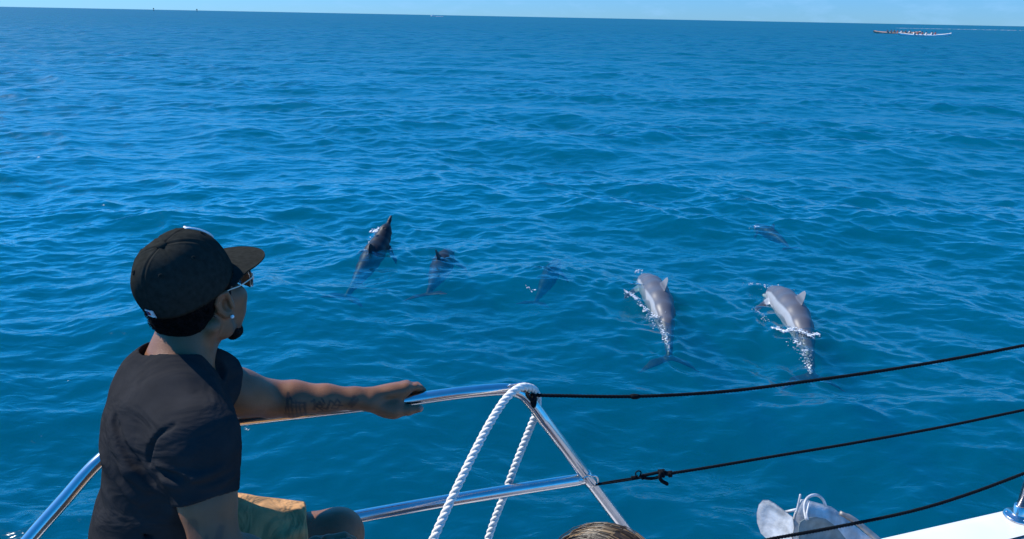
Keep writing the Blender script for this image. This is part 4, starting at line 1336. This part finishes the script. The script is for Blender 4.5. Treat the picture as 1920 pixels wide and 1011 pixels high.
for sx in (1, -1):
    ringp = []
    for k in range(24):
        an = 2 * math.pi * k / 24
        ca, sa = math.cos(an), math.sin(an)
        ringp.append((math.copysign(abs(ca) ** 0.6, ca), math.copysign(abs(sa) ** 0.6, sa)))
    V = [lens_pt(sx, 0, 0)]
    for rr_ in (0.5, 1.0):
        V += [lens_pt(sx, a * rr_, b * rr_) for a, b in ringp]
    F = [(0, 1 + k, 1 + (k + 1) % 24) for k in range(24)] + [(1 + k, 25 + k, 25 + (k + 1) % 24, 1 + (k + 1) % 24) for k in range(24)]
    h = len(V); V += [v - HF * 0.0016 for v in V]
    F += [tuple(h + i for i in f[::-1]) for f in F] + [(25 + k, 25 + (k + 1) % 24, h + 25 + (k + 1) % 24, h + 25 + k) for k in range(24)]
    mesh_from('lens', V, F, lens_m, gls)
    hinge = lens_pt(sx, 1.0, 0.35)
    arm = [hinge, hd(sx * 0.076, 0.090, 0.014), hd(sx * 0.081, 0.045, 0.016), hd(sx * 0.080, 0.012, 0.020), hd(sx * 0.080, -0.006, 0.018), hd(sx * 0.077, -0.024, 0.002)]
    mesh_from('temple_arm', *tube_vf(spline(arm, 6), 0.0014, 8), gold_m, gls)
    mesh_from('hinge', *tube_vf([lens_pt(sx, 1.0, 0.62), lens_pt(sx, 1.02, 0.05)], 0.0018, 8), gold_m, gls)
mesh_from('bridge', *tube_vf(spline([lens_pt(1, -1, 0.3), hd(0, 0.120, 0.016), lens_pt(-1, -1, 0.3)], 6), 0.0014, 8), gold_m, gls)
# ear stud
ec, en, et, eu = EAR
sp_ = ec + en * 0.0125 + et * 0.002 - eu * 0.029
V, F = [], []
for i in range(7):
    ph = math.pi * i / 6
    for k in range(10):
        a = 2 * math.pi * k / 10
        V.append(sp_ + (en * math.cos(ph) + (et * math.cos(a) + eu * math.sin(a)) * math.sin(ph)) * 0.0042)
for i in range(6):
    for k in range(10):
        F.append((i * 10 + k, i * 10 + (k + 1) % 10, (i + 1) * 10 + (k + 1) % 10, (i + 1) * 10 + k))
mesh_from('ear_stud', V, F, stud_m, man)
# low seat moulded into the bow that he sits on
seat_c = HIP - UP * 0.09
mesh_from('bow_seat', *lathe_vf((HIP.x, HIP.y, DECK_Z), [(0.20, 0.0), (0.19, 0.02), (0.185, HIP.z - 0.11 - DECK_Z - 0.02), (0.17, HIP.z - 0.11 - DECK_Z), (0.02, HIP.z - 0.11 - DECK_Z + 0.004)], 32), gel_m, boat)
# ---------------------------------------------------------------- fair-haired person sitting below the frame
w_head = P(1126, 1121, 1.19)
woman = empty('person', (w_head.x, w_head.y - 0.05, DECK_Z))
tag(woman, 'person with streaked blond and brown hair at the foot of the steel strut', 'person')
fair_skin = mat('fair_skin', (0.42, 0.24, 0.17), 0.5, noise=(12, 0.08))
brown_hair_m = mat('brown_hair', (0.040, 0.024, 0.013), 0.38, 0.0, 0.5, noise=(60, 0.35))
blond_hair_m = mat('blond_hair', (0.30, 0.195, 0.095), 0.36, 0.0, 0.5, noise=(60, 0.25))
top_m = mat('navy_top', (0.02, 0.03, 0.06), 0.85, noise=(20, 0.2))
WF = Vector((0.55, 0.83, 0)).normalized(); WR = WF.cross(UP).normalized()
def wd(x, y, z): return w_head + WR * x + WF * y + UP * z
W = Solid(wd(0, 0, 0) - Vector((0.34, 0.34, 0.82)), wd(0, 0, 0) + Vector((0.34, 0.34, 0.14)), 0.008)
WA = (WR, WF, UP)
W.ell(wd(0, -0.01, 0.02), (0.070, 0.088, 0.080), WA, 0.02)
W.ell(wd(0, 0.03, -0.03), (0.056, 0.056, 0.082), WA, 0.02)
W.cone(wd(0, 0.085, 0.0), wd(0, 0.108, -0.03), 0.010, 0.012, 0.012)
W.cone(wd(0, -0.02, -0.08), wd(0, -0.03, -0.20), 0.048, 0.052, 0.03)
W.ell(wd(0, -0.04, -0.36), (0.165, 0.10, 0.18), WA, 0.05)
W.ell(wd(0, -0.05, -0.60), (0.150, 0.11, 0.18), WA, 0.05)
for sx in (-1, 1):
    W.chain([wd(sx * 0.165, -0.03, -0.25), wd(sx * 0.20, 0.02, -0.48), wd(sx * 0.13, 0.20, -0.56)], [0.045, 0.038, 0.028], 0.03)
    W.chain([wd(sx * 0.09, -0.02, -0.72), wd(sx * 0.12, 0.30, -0.70)], [0.075, 0.055], 0.03)
V, F = W.mesh(1)
mesh_from('body', V, F, fair_skin, woman)
W2 = Solid(wd(0, 0, 0) - Vector((0.34, 0.34, 0.80)), wd(0, 0, 0) + Vector((0.34, 0.34, -0.16)), 0.009)
W2.ell(wd(0, -0.04, -0.36), (0.180, 0.112, 0.165), WA, 0.05); W2.ell(wd(0, -0.05, -0.60), (0.162, 0.122, 0.18), WA, 0.05)
for sx in (-1, 1): W2.cone(wd(sx * 0.160, -0.03, -0.25), wd(sx * 0.195, 0.01, -0.40), 0.056, 0.052, 0.03)
W2.cone(wd(0, -0.03, -0.10), wd(0, -0.03, -0.24), 0.058, 0.060, 0.004, 'd')
V, F = W2.mesh(1)
mesh_from('top', V, F, top_m, woman)
W3 = Solid(wd(0, 0, 0) - Vector((0.2, 0.2, 0.34)), wd(0, 0, 0) + Vector((0.2, 0.2, 0.16)), 0.005)
W3.ell(wd(0, -0.018, 0.024), (0.082, 0.100, 0.090), WA, 0.02)
W3.ell(wd(0, -0.065, -0.12), (0.085, 0.055, 0.16), WA, 0.04)
W3.ell(wd(0, 0.10, -0.06), (0.062, 0.075, 0.115), WA, 0.02, 'd')
V, F = W3.mesh(1)
wh = mesh_from('hair', V, F, brown_hair_m, woman)
rw = random.Random(3)
packs = {0: ([], []), 1: ([], [])}
for i in range(4200):
    # strands leave a parting on the crown and fall over the sides and back
    y0 = rw.uniform(-0.09, 0.075); side = rw.choice((-1, 1))
    part = 0.012
    pts = []
    wob = rw.uniform(-1, 1); lift = rw.uniform(0.000, 0.007) + (rw.uniform(0, 0.012) if rw.random() < 0.06 else 0)
    reach = rw.uniform(0.7, 1.0)
    for k in range(7):
        t = k / 6 * reach
        an = t * 1.75
        x = part + 0.004 * wob * t + side * math.sin(an) * (0.086 + lift) if an < 1.57 else part + side * (0.086 + lift) * (1.0)
        z = 0.024 + math.cos(an) * (0.090 + lift)
        y = -0.018 + (y0) * (1 - 0.25 * t) - 0.05 * t * t * (1 if y0 < 0.04 else 0.4) + 0.006 * wob * math.sin(3 * t + y0 * 30)
        sc_ = math.sqrt(max(0.05, 1 - ((y + 0.018) / 0.104) ** 2))
        pts.append(wd(part + (x - part) * sc_, y, 0.024 + (z - 0.024) * sc_))
    kind = 1 if rw.random() < (0.22 + 0.20 * math.sin(y0 * 90 + side * 1.3)) else 0
    v, f = tube_vf(pts, [0.00055] * 6 + [0.0003], 3, False)
    Vp, Fp = packs[kind]; o = len(Vp); Vp.extend(v); Fp.extend(tuple(a + o for a in q) for q in f)
for kind, nm, mt in ((0, 'hair_strands', brown_hair_m), (1, 'blond_streaks', blond_hair_m)):
    o = mesh_from(nm, packs[kind][0], packs[kind][1], mt, woman); o['kind'] = 'stuff'

# ---------------------------------------------------------------- spinner dolphins
dol_m = mat('dolphin_skin', (0.080, 0.082, 0.098), 0.45, 0.0, 0.4, noise=(5, 0.12), bump=(26, 0.10, 0.004))
mix_by_attr(dol_m, 'flank', (0.29, 0.31, 0.335))
mix_by_attr(dol_m, 'belly', (0.72, 0.72, 0.72))
mix_by_attr(dol_m, 'tail', (0.010, 0.012, 0.018))  # underwater darkness of the sunken flukes put into their colour
dol_dark = mat('underwater_dimmed_dolphin_skin', (0.011, 0.015, 0.022), 0.5, 0.0, 0.2, noise=(5, 0.15))  # same skin with the water's dimming and navy cast put into the colour
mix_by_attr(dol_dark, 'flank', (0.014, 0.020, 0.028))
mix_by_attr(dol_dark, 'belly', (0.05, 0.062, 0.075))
def dolphin_mesh(zc, yc, fluke_tilt=0.0, unroll=0.0):
    D = Solid((-1.22, -0.52, -0.75), (1.10, 0.52, 0.50), 0.0125)
    st_ = [(1.00, .020, -.030), (0.93, .027, -.028), (0.84, .038, -.022), (0.78, .070, -.005), (0.70, .105, .004), (0.58, .126, 0), (0.40, .153, 0), (0.18, .166, 0), (-0.05, .158, 0), (-0.28, .132, 0), (-0.50, .096, 0), (-0.70, .060, 0), (-0.86, .040, 0), (-0.97, .030, 0)]
    def sp(x, dz=0.0, dy=0.0): return Vector((x, yc(x) + dy, zc(x) + dz))
    pts = [sp(x, dz) for x, r_, dz in st_]
    D.chain(pts, [r_ for _, r_, _ in st_], 0.03)
    D.ell(sp(0.73, 0.028), (0.09, 0.075, 0.07), None, 0.03)                               # melon
    D.cone(sp(0.97, -0.052), sp(0.76, -0.060), 0.014, 0.028, 0.012)                        # lower jaw
    Yv = Vector((0, 1, 0)); Zv = Vector((0, 0, 1))
    # dorsal fin, a tall swept triangle
    for a_, b_, ra, rb in ((0.10, -0.075, 0.060, 0.012), (0.02, -0.085, 0.062, 0.012), (-0.06, -0.095, 0.045, 0.010)):
        D.cone(sp(a_, 0.13), sp(b_, 0.385) if a_ > 0.05 else sp(b_ - 0.01, 0.372), ra, rb, 0.012, 'u', (Yv, 0.20))
    # flippers and flukes
    for sy in (-1, 1):
        D.cone(sp(0.50, -0.075, sy * 0.12), sp(0.33, -0.17, sy * 0.30), 0.055, 0.030, 0.012, 'u', (Vector((0.25, sy * -0.35, 1)), 0.24))
        D.cone(sp(0.36, -0.155, sy * 0.275), sp(0.20, -0.21, sy * 0.37), 0.036, 0.008, 0.012, 'u', (Vector((0.25, sy * -0.35, 1)), 0.24))
        t0 = sp(-0.97); t1 = sp(-1.02, fluke_tilt * 0.5 - sy * 0.16 * unroll, sy * 0.16); t2 = sp(-1.14, fluke_tilt - sy * 0.34 * unroll, sy * 0.34)
        D.cone(t0, t1, 0.060, 0.062, 0.015, 'u', (Zv, 0.22)); D.cone(t1, t2, 0.062, 0.012, 0.015, 'u', (Zv, 0.22))
    D.ell(sp(0.66, 0.118), (0.012, 0.009, 0.012), None, 0.006, 'd')                        # blowhole
    V, F = D.mesh(1)
    x = V[:, 0]; zz = V[:, 2] - np.vectorize(zc)(x); yy = V[:, 1] - np.vectorize(yc)(x)
    an = np.degrees(np.arctan2(np.abs(yy), zz))                                           # 0 on the back, 180 on the belly
    cape = 74 + 8 * np.clip((x - 0.2) / 0.5, -0.6, 1) + 3 * np.sin(9 * x)
    fin = (zz > 0.19) & (np.abs(yy) < 0.05) & (np.abs(x) < 0.3)
    flank = np.clip((an - cape) / 7 + 0.5, 0, 1) * np.clip((x + 0.75) / 0.3, 0, 1) * np.clip((0.80 - x) / 0.05, 0, 1)
    flank = np.where(fin, 0.45 * np.clip((zz - 0.19) / 0.05, 0, 1), flank)
    flip = np.hypot(yy, zz) > 0.215
    flank = np.where(flip & ~fin, 0.0, flank)
    belly = np.clip((an - 122) / 8 + 0.5, 0, 1) * np.where(flip, 0, 1) * np.clip((x + 0.7) / 0.3, 0, 1)
    tail = np.clip((-0.80 - x) / 0.12, 0, 1)
    return V, F, {'flank': flank, 'belly': belly, 'tail': tail}
SPINE = {'arched_dolphin': (lambda x: -0.15 * (x - 0.28) ** 2 - (0.10 * max(0, -0.15 - x) ** 1.5) - 0.16 * max(0, x - 0.5) ** 1.3, lambda x: 0.03 * (x < 0) * x * x),
         'lifting_dolphin': (lambda x: -0.05 * (x - 0.1) ** 2 + 0.62 * max(0.0, x - 0.42) ** 1.5, lambda x: 0.05 * min(0.0, x) * x),
         'level_dolphin': (lambda x: -0.05 * (x - 0.1) ** 2 + 0.03 * max(0.0, x - 0.6), lambda x: 0.05 * min(0.0, x) * x)}
arch = dolphin_mesh(*SPINE['arched_dolphin'], -0.02, math.tan(R(15)))
strt = dolphin_mesh(*SPINE['level_dolphin'], 0.03)
def make_me(name, vf, material):
    o = mesh_from(name, vf[0], vf[1], material, None, True, vf[2])
    me = o.data; bpy.data.objects.remove(o); return me
arch_me = make_me('arched_dolphin', arch, dol_m)
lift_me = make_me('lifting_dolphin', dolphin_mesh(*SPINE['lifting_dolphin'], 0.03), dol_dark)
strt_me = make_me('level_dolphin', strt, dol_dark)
def dolphin(me, nose_ref, tail_ref, xa, xb, roll, label, z_shift=0.0, plump=1.0):
    """nose_ref / tail_ref: world points for the stations xa (front) and xb (rear) of the spine"""
    o = bpy.data.objects.new('dolphin', me); C.objects.link(o)
    zc, yc = SPINE[me.name]
    rx = Matrix.Rotation(R(roll), 3, 'X')
    pa = rx @ Vector((xa, yc(xa), zc(xa))); pb = rx @ Vector((xb, yc(xb), zc(xb)))
    d = nose_ref - tail_ref
    s_ = d.length / (pa - pb).length
    X_ = Vector((d.x, d.y, 0)).normalized(); Y_ = UP.cross(X_)
    R0 = Matrix((X_, Y_, UP)).transposed()
    rot = (R0 @ (pa - pb)).rotation_difference(d).to_matrix() @ R0
    loc = tail_ref - rot @ pb * s_
    rot = rot @ rx
    o.matrix_world = Matrix.Translation(loc + UP * z_shift) @ rot.to_4x4() @ Matrix.Diagonal((s_, s_ * plump, s_ * plump, 1))
    tag(o, label, 'dolphin', 'spinner dolphins swimming beside the boat')
    return o
# the two on the right, backs out of the water
dolphin(arch_me, PZ(1209, 520, 0.02), PZ(1254, 666, -0.20), 0.72, -0.98, 15, 'grey dolphin surfacing with its back out, left of the pair beyond the ropes', -0.06, 0.9)
dolphin(arch_me, PZ(1452, 545, 0.02), PZ(1522, 700, -0.20), 0.72, -0.98, 15, 'grey dolphin surfacing with fin upright, tail behind the topmost rope', -0.05, 0.92)
# the one lifting its beak, and three under water
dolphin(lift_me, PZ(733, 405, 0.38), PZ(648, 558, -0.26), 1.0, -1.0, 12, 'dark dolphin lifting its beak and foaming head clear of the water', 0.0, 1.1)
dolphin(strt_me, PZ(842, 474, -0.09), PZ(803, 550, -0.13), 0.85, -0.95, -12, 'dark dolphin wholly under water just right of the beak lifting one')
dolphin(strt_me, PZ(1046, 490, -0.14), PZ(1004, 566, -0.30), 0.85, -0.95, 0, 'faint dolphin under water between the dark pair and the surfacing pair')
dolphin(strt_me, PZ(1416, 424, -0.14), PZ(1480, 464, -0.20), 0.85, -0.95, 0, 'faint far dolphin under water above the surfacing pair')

# ---------------------------------------------------------------- foam and spray
foam_m = mat('white_foam', (0.86, 0.88, 0.90), 0.5, 0.0, 0.5)
foam_m.node_tree.nodes['Principled BSDF'].inputs['Alpha'].default_value = 0.72
bub_m = mat('bubbles', (0.70, 0.74, 0.78), 0.3, 0.0, 0.5)
rf = random.Random(21)
def blob(c, sx, sy, sz):
    V = []; n = 6
    V.append(c + Vector((0, 0, sz)))
    for ring, (q, zz) in enumerate(((0.75, 0.62), (1.0, -0.05))):
        for k in range(n):
            a = 2 * math.pi * (k + 0.5 * ring) / n
            j = rf.uniform(0.75, 1.25)
            V.append(c + Vector((sx * q * math.cos(a) * j, sy * q * math.sin(a) * j, sz * zz)))
    V.append(c - Vector((0, 0, sz)))
    F = [(0, 1 + k, 1 + (k + 1) % n) for k in range(n)]
    F += [(1 + k, 7 + k, 1 + (k + 1) % n) for k in range(n)] + [(1 + (k + 1) % n, 7 + k, 7 + (k + 1) % n) for k in range(n)]
    F += [(7 + k, 13, 7 + (k + 1) % n) for k in range(n)]
    return V, F
def splash(name, label, items):
    """items: (pixel path, count, spread px, size range, height above water lo, hi)"""
    V, F = [], []
    for path, cnt, spr, (s0, s1), (h0, h1), flat in items:
        for i in range(cnt):
            t = rf.random() * (len(path) - 1); k = min(int(t), len(path) - 2); t -= k
            w0 = path[k][2] if len(path[k]) > 2 else 1.0; w1 = path[k + 1][2] if len(path[k + 1]) > 2 else 1.0
            w = w0 + (w1 - w0) * t
            px = path[k][0] + (path[k + 1][0] - path[k][0]) * t + rf.gauss(0, 1) * spr * w
            py = path[k][1] + (path[k + 1][1] - path[k][1]) * t + rf.gauss(0, 1) * spr * w * 0.45
            g = PZ(px, py, 0.0)
            hz = float(wave_at(np.array([g.x]), np.array([g.y]), 0.05)[0][0])
            z = hz + h0 + (h1 - h0) * rf.random() ** 2
            c = PZ(px, py, z)
            s = s0 + (s1 - s0) * rf.random() ** 2.2
            v, f = blob(c, s * rf.uniform(0.8, 1.5), s * rf.uniform(0.8, 1.5), s * flat)
            o = len(V); V.extend(v); F.extend(tuple(a + o for a in q) for q in f)
    o = mesh_from(name, V, F, foam_m)
    tag(o, label, 'foam', None, 'stuff')
    return o
splash('foam', 'white foam and drops around the left of the two surfacing dolphins', [
    ([(1183, 548, 1.2), (1196, 562, 1), (1210, 580, 1), (1226, 592, 1.2)], 110, 2.6, (0.002, 0.011), (-0.01, 0.05), 0.6),
    ([(1212, 594, 2.5), (1232, 606, 2.2), (1244, 624, 1.4), (1252, 640, 0.8), (1255, 658, 0.5)], 170, 3.0, (0.002, 0.007), (-0.02, 0.012), 0.5),
    ([(1180, 546, 1.2), (1196, 563, 1), (1210, 581, 1), (1228, 594, 1.2), (1250, 586, 1)], 44, 3.0, (0.006, 0.022), (-0.004, 0.004), 0.10),
    ([(1232, 606, 2.2), (1244, 624, 1.4), (1253, 645, 0.8)], 36, 2.8, (0.004, 0.014), (-0.008, 0.002), 0.10),
    ([(1189, 511), (1197, 509), (1208, 508)], 14, 3.5, (0.004, 0.010), (0.0, 0.10), 1.0),
    ([(1236, 592), (1250, 584), (1258, 580)], 40, 3.0, (0.002, 0.008), (-0.01, 0.05), 0.7),
    ([(1172, 545), (1186, 556)], 30, 3.0, (0.004, 0.010), (-0.01, 0.03), 0.6)])
splash('foam', 'white foam and drops around the dolphin whose tail is behind the rope', [
    ([(1448, 612, 0.8), (1470, 622, 1), (1488, 616, 1.3), (1502, 620, 1.2), (1516, 628, 1)], 140, 3.0, (0.002, 0.012), (-0.01, 0.06), 0.7),
    ([(1486, 630, 2.4), (1500, 650, 2.0), (1510, 670, 1.8), (1518, 682, 1.2), (1520, 700, 0.5)], 190, 3.4, (0.002, 0.007), (-0.02, 0.012), 0.5),
    ([(1448, 612, 0.8), (1470, 622, 1), (1488, 617, 1.3), (1516, 628, 1), (1535, 626, 0.6)], 52, 3.2, (0.006, 0.024), (-0.004, 0.004), 0.10),
    ([(1490, 634, 2.0), (1506, 660, 1.8), (1518, 690, 0.8)], 44, 3.6, (0.004, 0.015), (-0.008, 0.002), 0.10),
    ([(1428, 541), (1440, 537), (1458, 538)], 20, 4.5, (0.003, 0.009), (0.0, 0.12), 1.0),
    ([(1395, 532), (1425, 533)], 22, 2.2, (0.002, 0.006), (-0.01, 0.02), 0.6),
    ([(1476, 552), (1486, 548), (1500, 560)], 12, 7, (0.003, 0.008), (0.0, 0.15), 1.0),
    ([(1500, 622), (1540, 630)], 16, 8, (0.003, 0.008), (0.0, 0.12), 1.0),
    ([(1416, 578), (1428, 590), (1440, 602)], 50, 4, (0.002, 0.006), (-0.015, 0.02), 0.5)])
splash('foam', 'white foam breaking over the head of the beak lifting dolphin', [
    ([(704, 436, 1.0), (714, 431, 1.2), (724, 428, 0.8)], 170, 4.2, (0.006, 0.024), (0.14, 0.32), 0.8),
    ([(700, 442), (692, 456), (684, 470)], 40, 2.2, (0.004, 0.011), (0.06, 0.12), 0.6),
    ([(985, 535), (1000, 545)], 14, 3.0, (0.004, 0.010), (-0.005, 0.02), 0.6),
    ([(1408, 426), (1425, 424)], 16, 3.5, (0.004, 0.012), (-0.005, 0.02), 0.5)])

# ---------------------------------------------------------------- far boats
canoe_white = mat('white_canoe_gelcoat', (0.82, 0.82, 0.80), 0.3)
canoe_rose = mat('faded_rose_canoe', (0.62, 0.36, 0.25), 0.4)
wood_m = mat('paddle_wood', (0.30, 0.17, 0.08), 0.5)
rig_m = mat('canoe_rigging', (0.10, 0.08, 0.07), 0.6)
tan_skin = mat('tanned_skin', (0.26, 0.13, 0.08), 0.55)
shirts = [mat('paddler_shirt_' + n_, c_, 0.85) for n_, c_ in (('white', (0.7, 0.7, 0.7)), ('navy', (0.02, 0.03, 0.10)), ('red', (0.30, 0.03, 0.04)), ('black', (0.02, 0.02, 0.025)))]
def canoe(base, heading, length, hull_mat, label):
    e = empty('outrigger_canoe', base, heading)
    tag(e, label, 'canoe', 'outrigger canoes far off near the horizon')
    n = 24
    rows = []
    for i in range(n + 1):
        x = -length / 2 + length * i / n; q = abs(2 * i / n - 1)
        w = 0.30 * max(0.04, (1 - q ** 2.6)); sheer = 0.46 + 0.40 * q ** 4; keel = -0.18 + 0.50 * q ** 6
        rows.append([(x, w * 0.30, sheer - 0.16 * (1 - q)), (x, w * 0.38, sheer), (x, w * 1.0, sheer * 0.30), (x, w * 0.6, keel + 0.03), (x, 0, keel), (x, -w * 0.6, keel + 0.03), (x, -w * 1.0, sheer * 0.30), (x, -w * 0.38, sheer), (x, -w * 0.30, sheer - 0.16 * (1 - q))])
    mesh_from('hull', *loft(rows), hull_mat, e, local=True)
    fl = [(x, -1.75, 0.05 + 0.10 * abs(x / 2.4) ** 3) for x in np.linspace(-2.4, 2.4, 9)]
    mesh_from('outrigger_float', *tube_vf(fl, [0.05, 0.11, 0.14, 0.15, 0.15, 0.15, 0.14, 0.11, 0.05], 8), hull_mat, e, local=True)
    for x in (-1.4, 1.4):
        mesh_from('boom', *tube_vf(spline([(x, 0.35, 0.50), (x, -0.6, 0.58), (x, -1.4, 0.46), (x, -1.75, 0.16)], 4), 0.035, 6), rig_m, e, local=True)
    return e
def paddler_meshes():
    B = Solid((-0.5, -0.6, -0.05), (0.75, 0.6, 0.95), 0.03)
    B.ell((0.02, 0, 0.06), (0.15, 0.17, 0.12), None, 0.05)
    B.ell((0.08, 0, 0.36), (0.12, 0.18, 0.22), None, 0.06)
    B.cone((0.12, 0, 0.54), (0.16, 0, 0.64), 0.06, 0.06, 0.04)
    B.ell((0.18, 0, 0.74), (0.10, 0.08, 0.12), None, 0.03)
    B.chain([(0.10, 0.19, 0.49), (0.28, 0.27, 0.38), (0.45, 0.26, 0.46)], [0.06, 0.05, 0.04], 0.03)
    B.chain([(0.10, -0.19, 0.49), (0.30, -0.12, 0.52), (0.46, 0.14, 0.66)], [0.06, 0.05, 0.04], 0.03)
    B.chain([(0.0, 0.10, 0.04), (0.42, 0.10, 0.12), (0.60, 0.10, 0.0)], [0.09, 0.07, 0.05], 0.03)
    B.chain([(0.0, -0.10, 0.04), (0.42, -0.10, 0.12), (0.60, -0.10, 0.0)], [0.09, 0.07, 0.05], 0.03)
    b = B.mesh(1)
    B2 = Solid((-0.3, -0.4, -0.05), (0.4, 0.4, 0.7), 0.03)
    B2.ell((0.08, 0, 0.36), (0.14, 0.20, 0.23), None, 0.06); B2.ell((0.02, 0, 0.14), (0.16, 0.18, 0.12), None, 0.06)
    s_ = B2.mesh(1)
    B3 = Solid((0.0, -0.2, 0.6), (0.4, 0.2, 0.95), 0.025)
    B3.ell((0.17, 0, 0.78), (0.11, 0.092, 0.10), None, 0.02); B3.half((0.24, 0, 0.76), Vector((0.5, 0, -0.9)))
    h_ = B3.mesh(1)
    p_ = join_vf(tube_vf([(0.46, 0.14, 0.68), (0.47, 0.38, -0.10)], 0.018, 6), tube_vf([(0.47, 0.37, -0.08), (0.47, 0.44, -0.30), (0.47, 0.50, -0.50)], [0.03, 0.10, 0.05], 6))
    return b, s_, h_, p_
ORD = ('first', 'second', 'third', 'fourth', 'fifth', 'sixth', 'seventh')
pm = paddler_meshes()
proto = empty('person', (0, 0, 0))
pieces = [mesh_from('body', pm[0][0], pm[0][1], tan_skin, proto), mesh_from('shirt', pm[1][0], pm[1][1], shirts[0], proto), mesh_from('hair', pm[2][0], pm[2][1], hair_m, proto), mesh_from('paddle', pm[3][0], pm[3][1], wood_m, proto)]
shirt_mes = [pieces[1].data]
for s_ in shirts[1:]:
    q = pieces[1].data.copy(); q.materials[0] = s_; shirt_mes.append(q)
first = True
def crew(c, heading, xs, label, group, seed):
    global first
    r_ = random.Random(seed)
    for i, x in enumerate(xs):
        if first:
            e = proto; ch = pieces; first = False
        else:
            e = proto.copy(); C.objects.link(e); ch = []
            for p_ in pieces:
                q = p_.copy(); C.objects.link(q); q.parent = e; ch.append(q)
        e.location = c + Vector((math.cos(heading) * x, math.sin(heading) * x, 0.22))
        e.rotation_euler = (0, 0, heading + r_.uniform(-0.12, 0.12))
        e.scale = (1, 1 if i % 2 else -1, 1)
        ch[1].data = shirt_mes[r_.choice((0, 0, 1, 2, 3)) if seed == 1 else r_.choice((1, 2, 3, 3, 0))]
        tag(e, label % ORD[i], 'person', group)
ca, cb = PZ(1683, 67.2, 0.0), PZ(1783, 68.2, 0.0)
mid = (ca + cb) * 0.5; hdg = math.atan2((cb - ca).y, (cb - ca).x)
canoe(mid, hdg, (cb - ca).length, canoe_white, 'long white outrigger canoe nearest of the two far off at right')
crew(mid, hdg, (-4.2, -2.9, -1.3, 0.2, 2.2, 3.6), 'paddler seated %s from the left end of the white outrigger canoe', 'paddlers in the white canoe', 1)
da, db = PZ(1637, 62.6, 0.0), PZ(1726, 64.2, 0.0)
mid2 = (da + db) * 0.5; hdg2 = math.atan2((db - da).y, (db - da).x)
canoe(mid2, hdg2, (db - da).length, canoe_rose, 'long faded rose outrigger canoe partly behind the white one')
L2 = (db - da).length
crew(mid2, hdg2, [L2 * q for q in (-0.22, -0.14, -0.07, 0.0, 0.08, 0.17, 0.25)], 'paddler seated %s from the left end of the faded rose outrigger canoe', 'paddlers in the rose canoe', 2)
# motor boat on the horizon
def at_dist(px, dist):
    g = PZ(px, 200, 0.0); v = Vector((g.x, g.y, 0)).normalized()
    return v * dist
mb = empty('motor_boat', at_dist(814, 1500), R(170))
tag(mb, 'small white motor boat on the horizon with a short white wake', 'motor boat')
rows = []
for i in range(13):
    x = -4.0 + 8.0 * i / 12; q = max(0.0, (x - 0.5) / 3.5); w = 1.4 * (1 - q ** 2.2) + 0.03; sh_ = 1.1 + 0.55 * q * q; kl = -0.5 + 0.9 * q ** 3
    rows.append([(x, 0, sh_ + 0.02), (x, w, sh_), (x, w * 0.92, 0.3 + 0.3 * q), (x, 0, kl), (x, -w * 0.92, 0.3 + 0.3 * q), (x, -w, sh_), (x, 0, sh_ + 0.02)])
mesh_from('hull', *loft(rows), canoe_white, mb, local=True)
cab = [[(-1.6, y, z) for y, z in ((-1, 1.1), (-0.9, 2.7), (0.9, 2.7), (1, 1.1))], [(0.4, y, z) for y, z in ((-1, 1.1), (-0.85, 2.7), (0.85, 2.7), (1, 1.1))], [(1.7, y, z) for y, z in ((-0.8, 1.3), (-0.78, 1.32), (0.78, 1.32), (0.8, 1.3))]]
mesh_from('cabin', *loft(cab), canoe_white, mb, smooth=False, local=True)
mesh_from('mast', *tube_vf([(-0.6, 0, 2.7), (-0.7, 0, 5.4)], 0.06, 6), rig_m, mb, local=True)
wkV, wkF = [], []
for i in range(60):
    v, f = blob(Vector((-4 - rf.random() ** 1.5 * 16, rf.gauss(0, 0.8), 0.15 + 0.3 * rf.random())), rf.uniform(0.3, 0.9), rf.uniform(0.3, 0.8), rf.uniform(0.15, 0.4))
    o = len(wkV); wkV.extend(v); wkF.extend(tuple(a + o for a in q) for q in f)
wk = mesh_from('wake', [mb.location + Matrix.Rotation(R(170), 3, 'Z') @ v for v in wkV], wkF, foam_m)
tag(wk, 'white wake trailing behind the motor boat on the horizon', 'wake', None, 'stuff')
# two channel markers
mark_m = mat('dark_marker_paint', (0.02, 0.05, 0.035), 0.6)
for px, dist, hgt, lb in ((310, 1700, 5.4, 'small dark channel marker on the horizon, the left of two'), (388, 1500, 5.0, 'small dark channel marker on the horizon, the right of two')):
    e = empty('channel_marker', at_dist(px, dist))
    tag(e, lb, 'channel marker', 'channel markers on the horizon')
    mesh_from('pile', *tube_vf([(0, 0, -1), (0, 0, hgt - 1.6)], 0.35, 8), mark_m, e, local=True)
    mesh_from('daymark', *box_vf((0, 0, hgt - 1.0), (1.9, 0.5, 2.0)), mark_m, e, smooth=False, local=True)
# thin line of white water far off to the right
wv = PZ(1690, 53.2, 0.0); we = PZ(1990, 59.0, 0.0)
bV, bF = [], []
for i in range(260):
    t = rf.random()
    c = wv.lerp(we, t) + Vector((rf.gauss(0, 1.0), rf.gauss(0, 1.5), 0.06))
    v, f = blob(c, rf.uniform(0.4, 2.2), rf.uniform(0.3, 0.8), rf.uniform(0.02, 0.08))
    o = len(bV); bV.extend(v); bF.extend(tuple(a + o for a in q) for q in f)
bw = mesh_from('foam', bV, bF, foam_m)
tag(bw, 'thin line of broken white water beyond the canoes', 'foam', None, 'stuff')
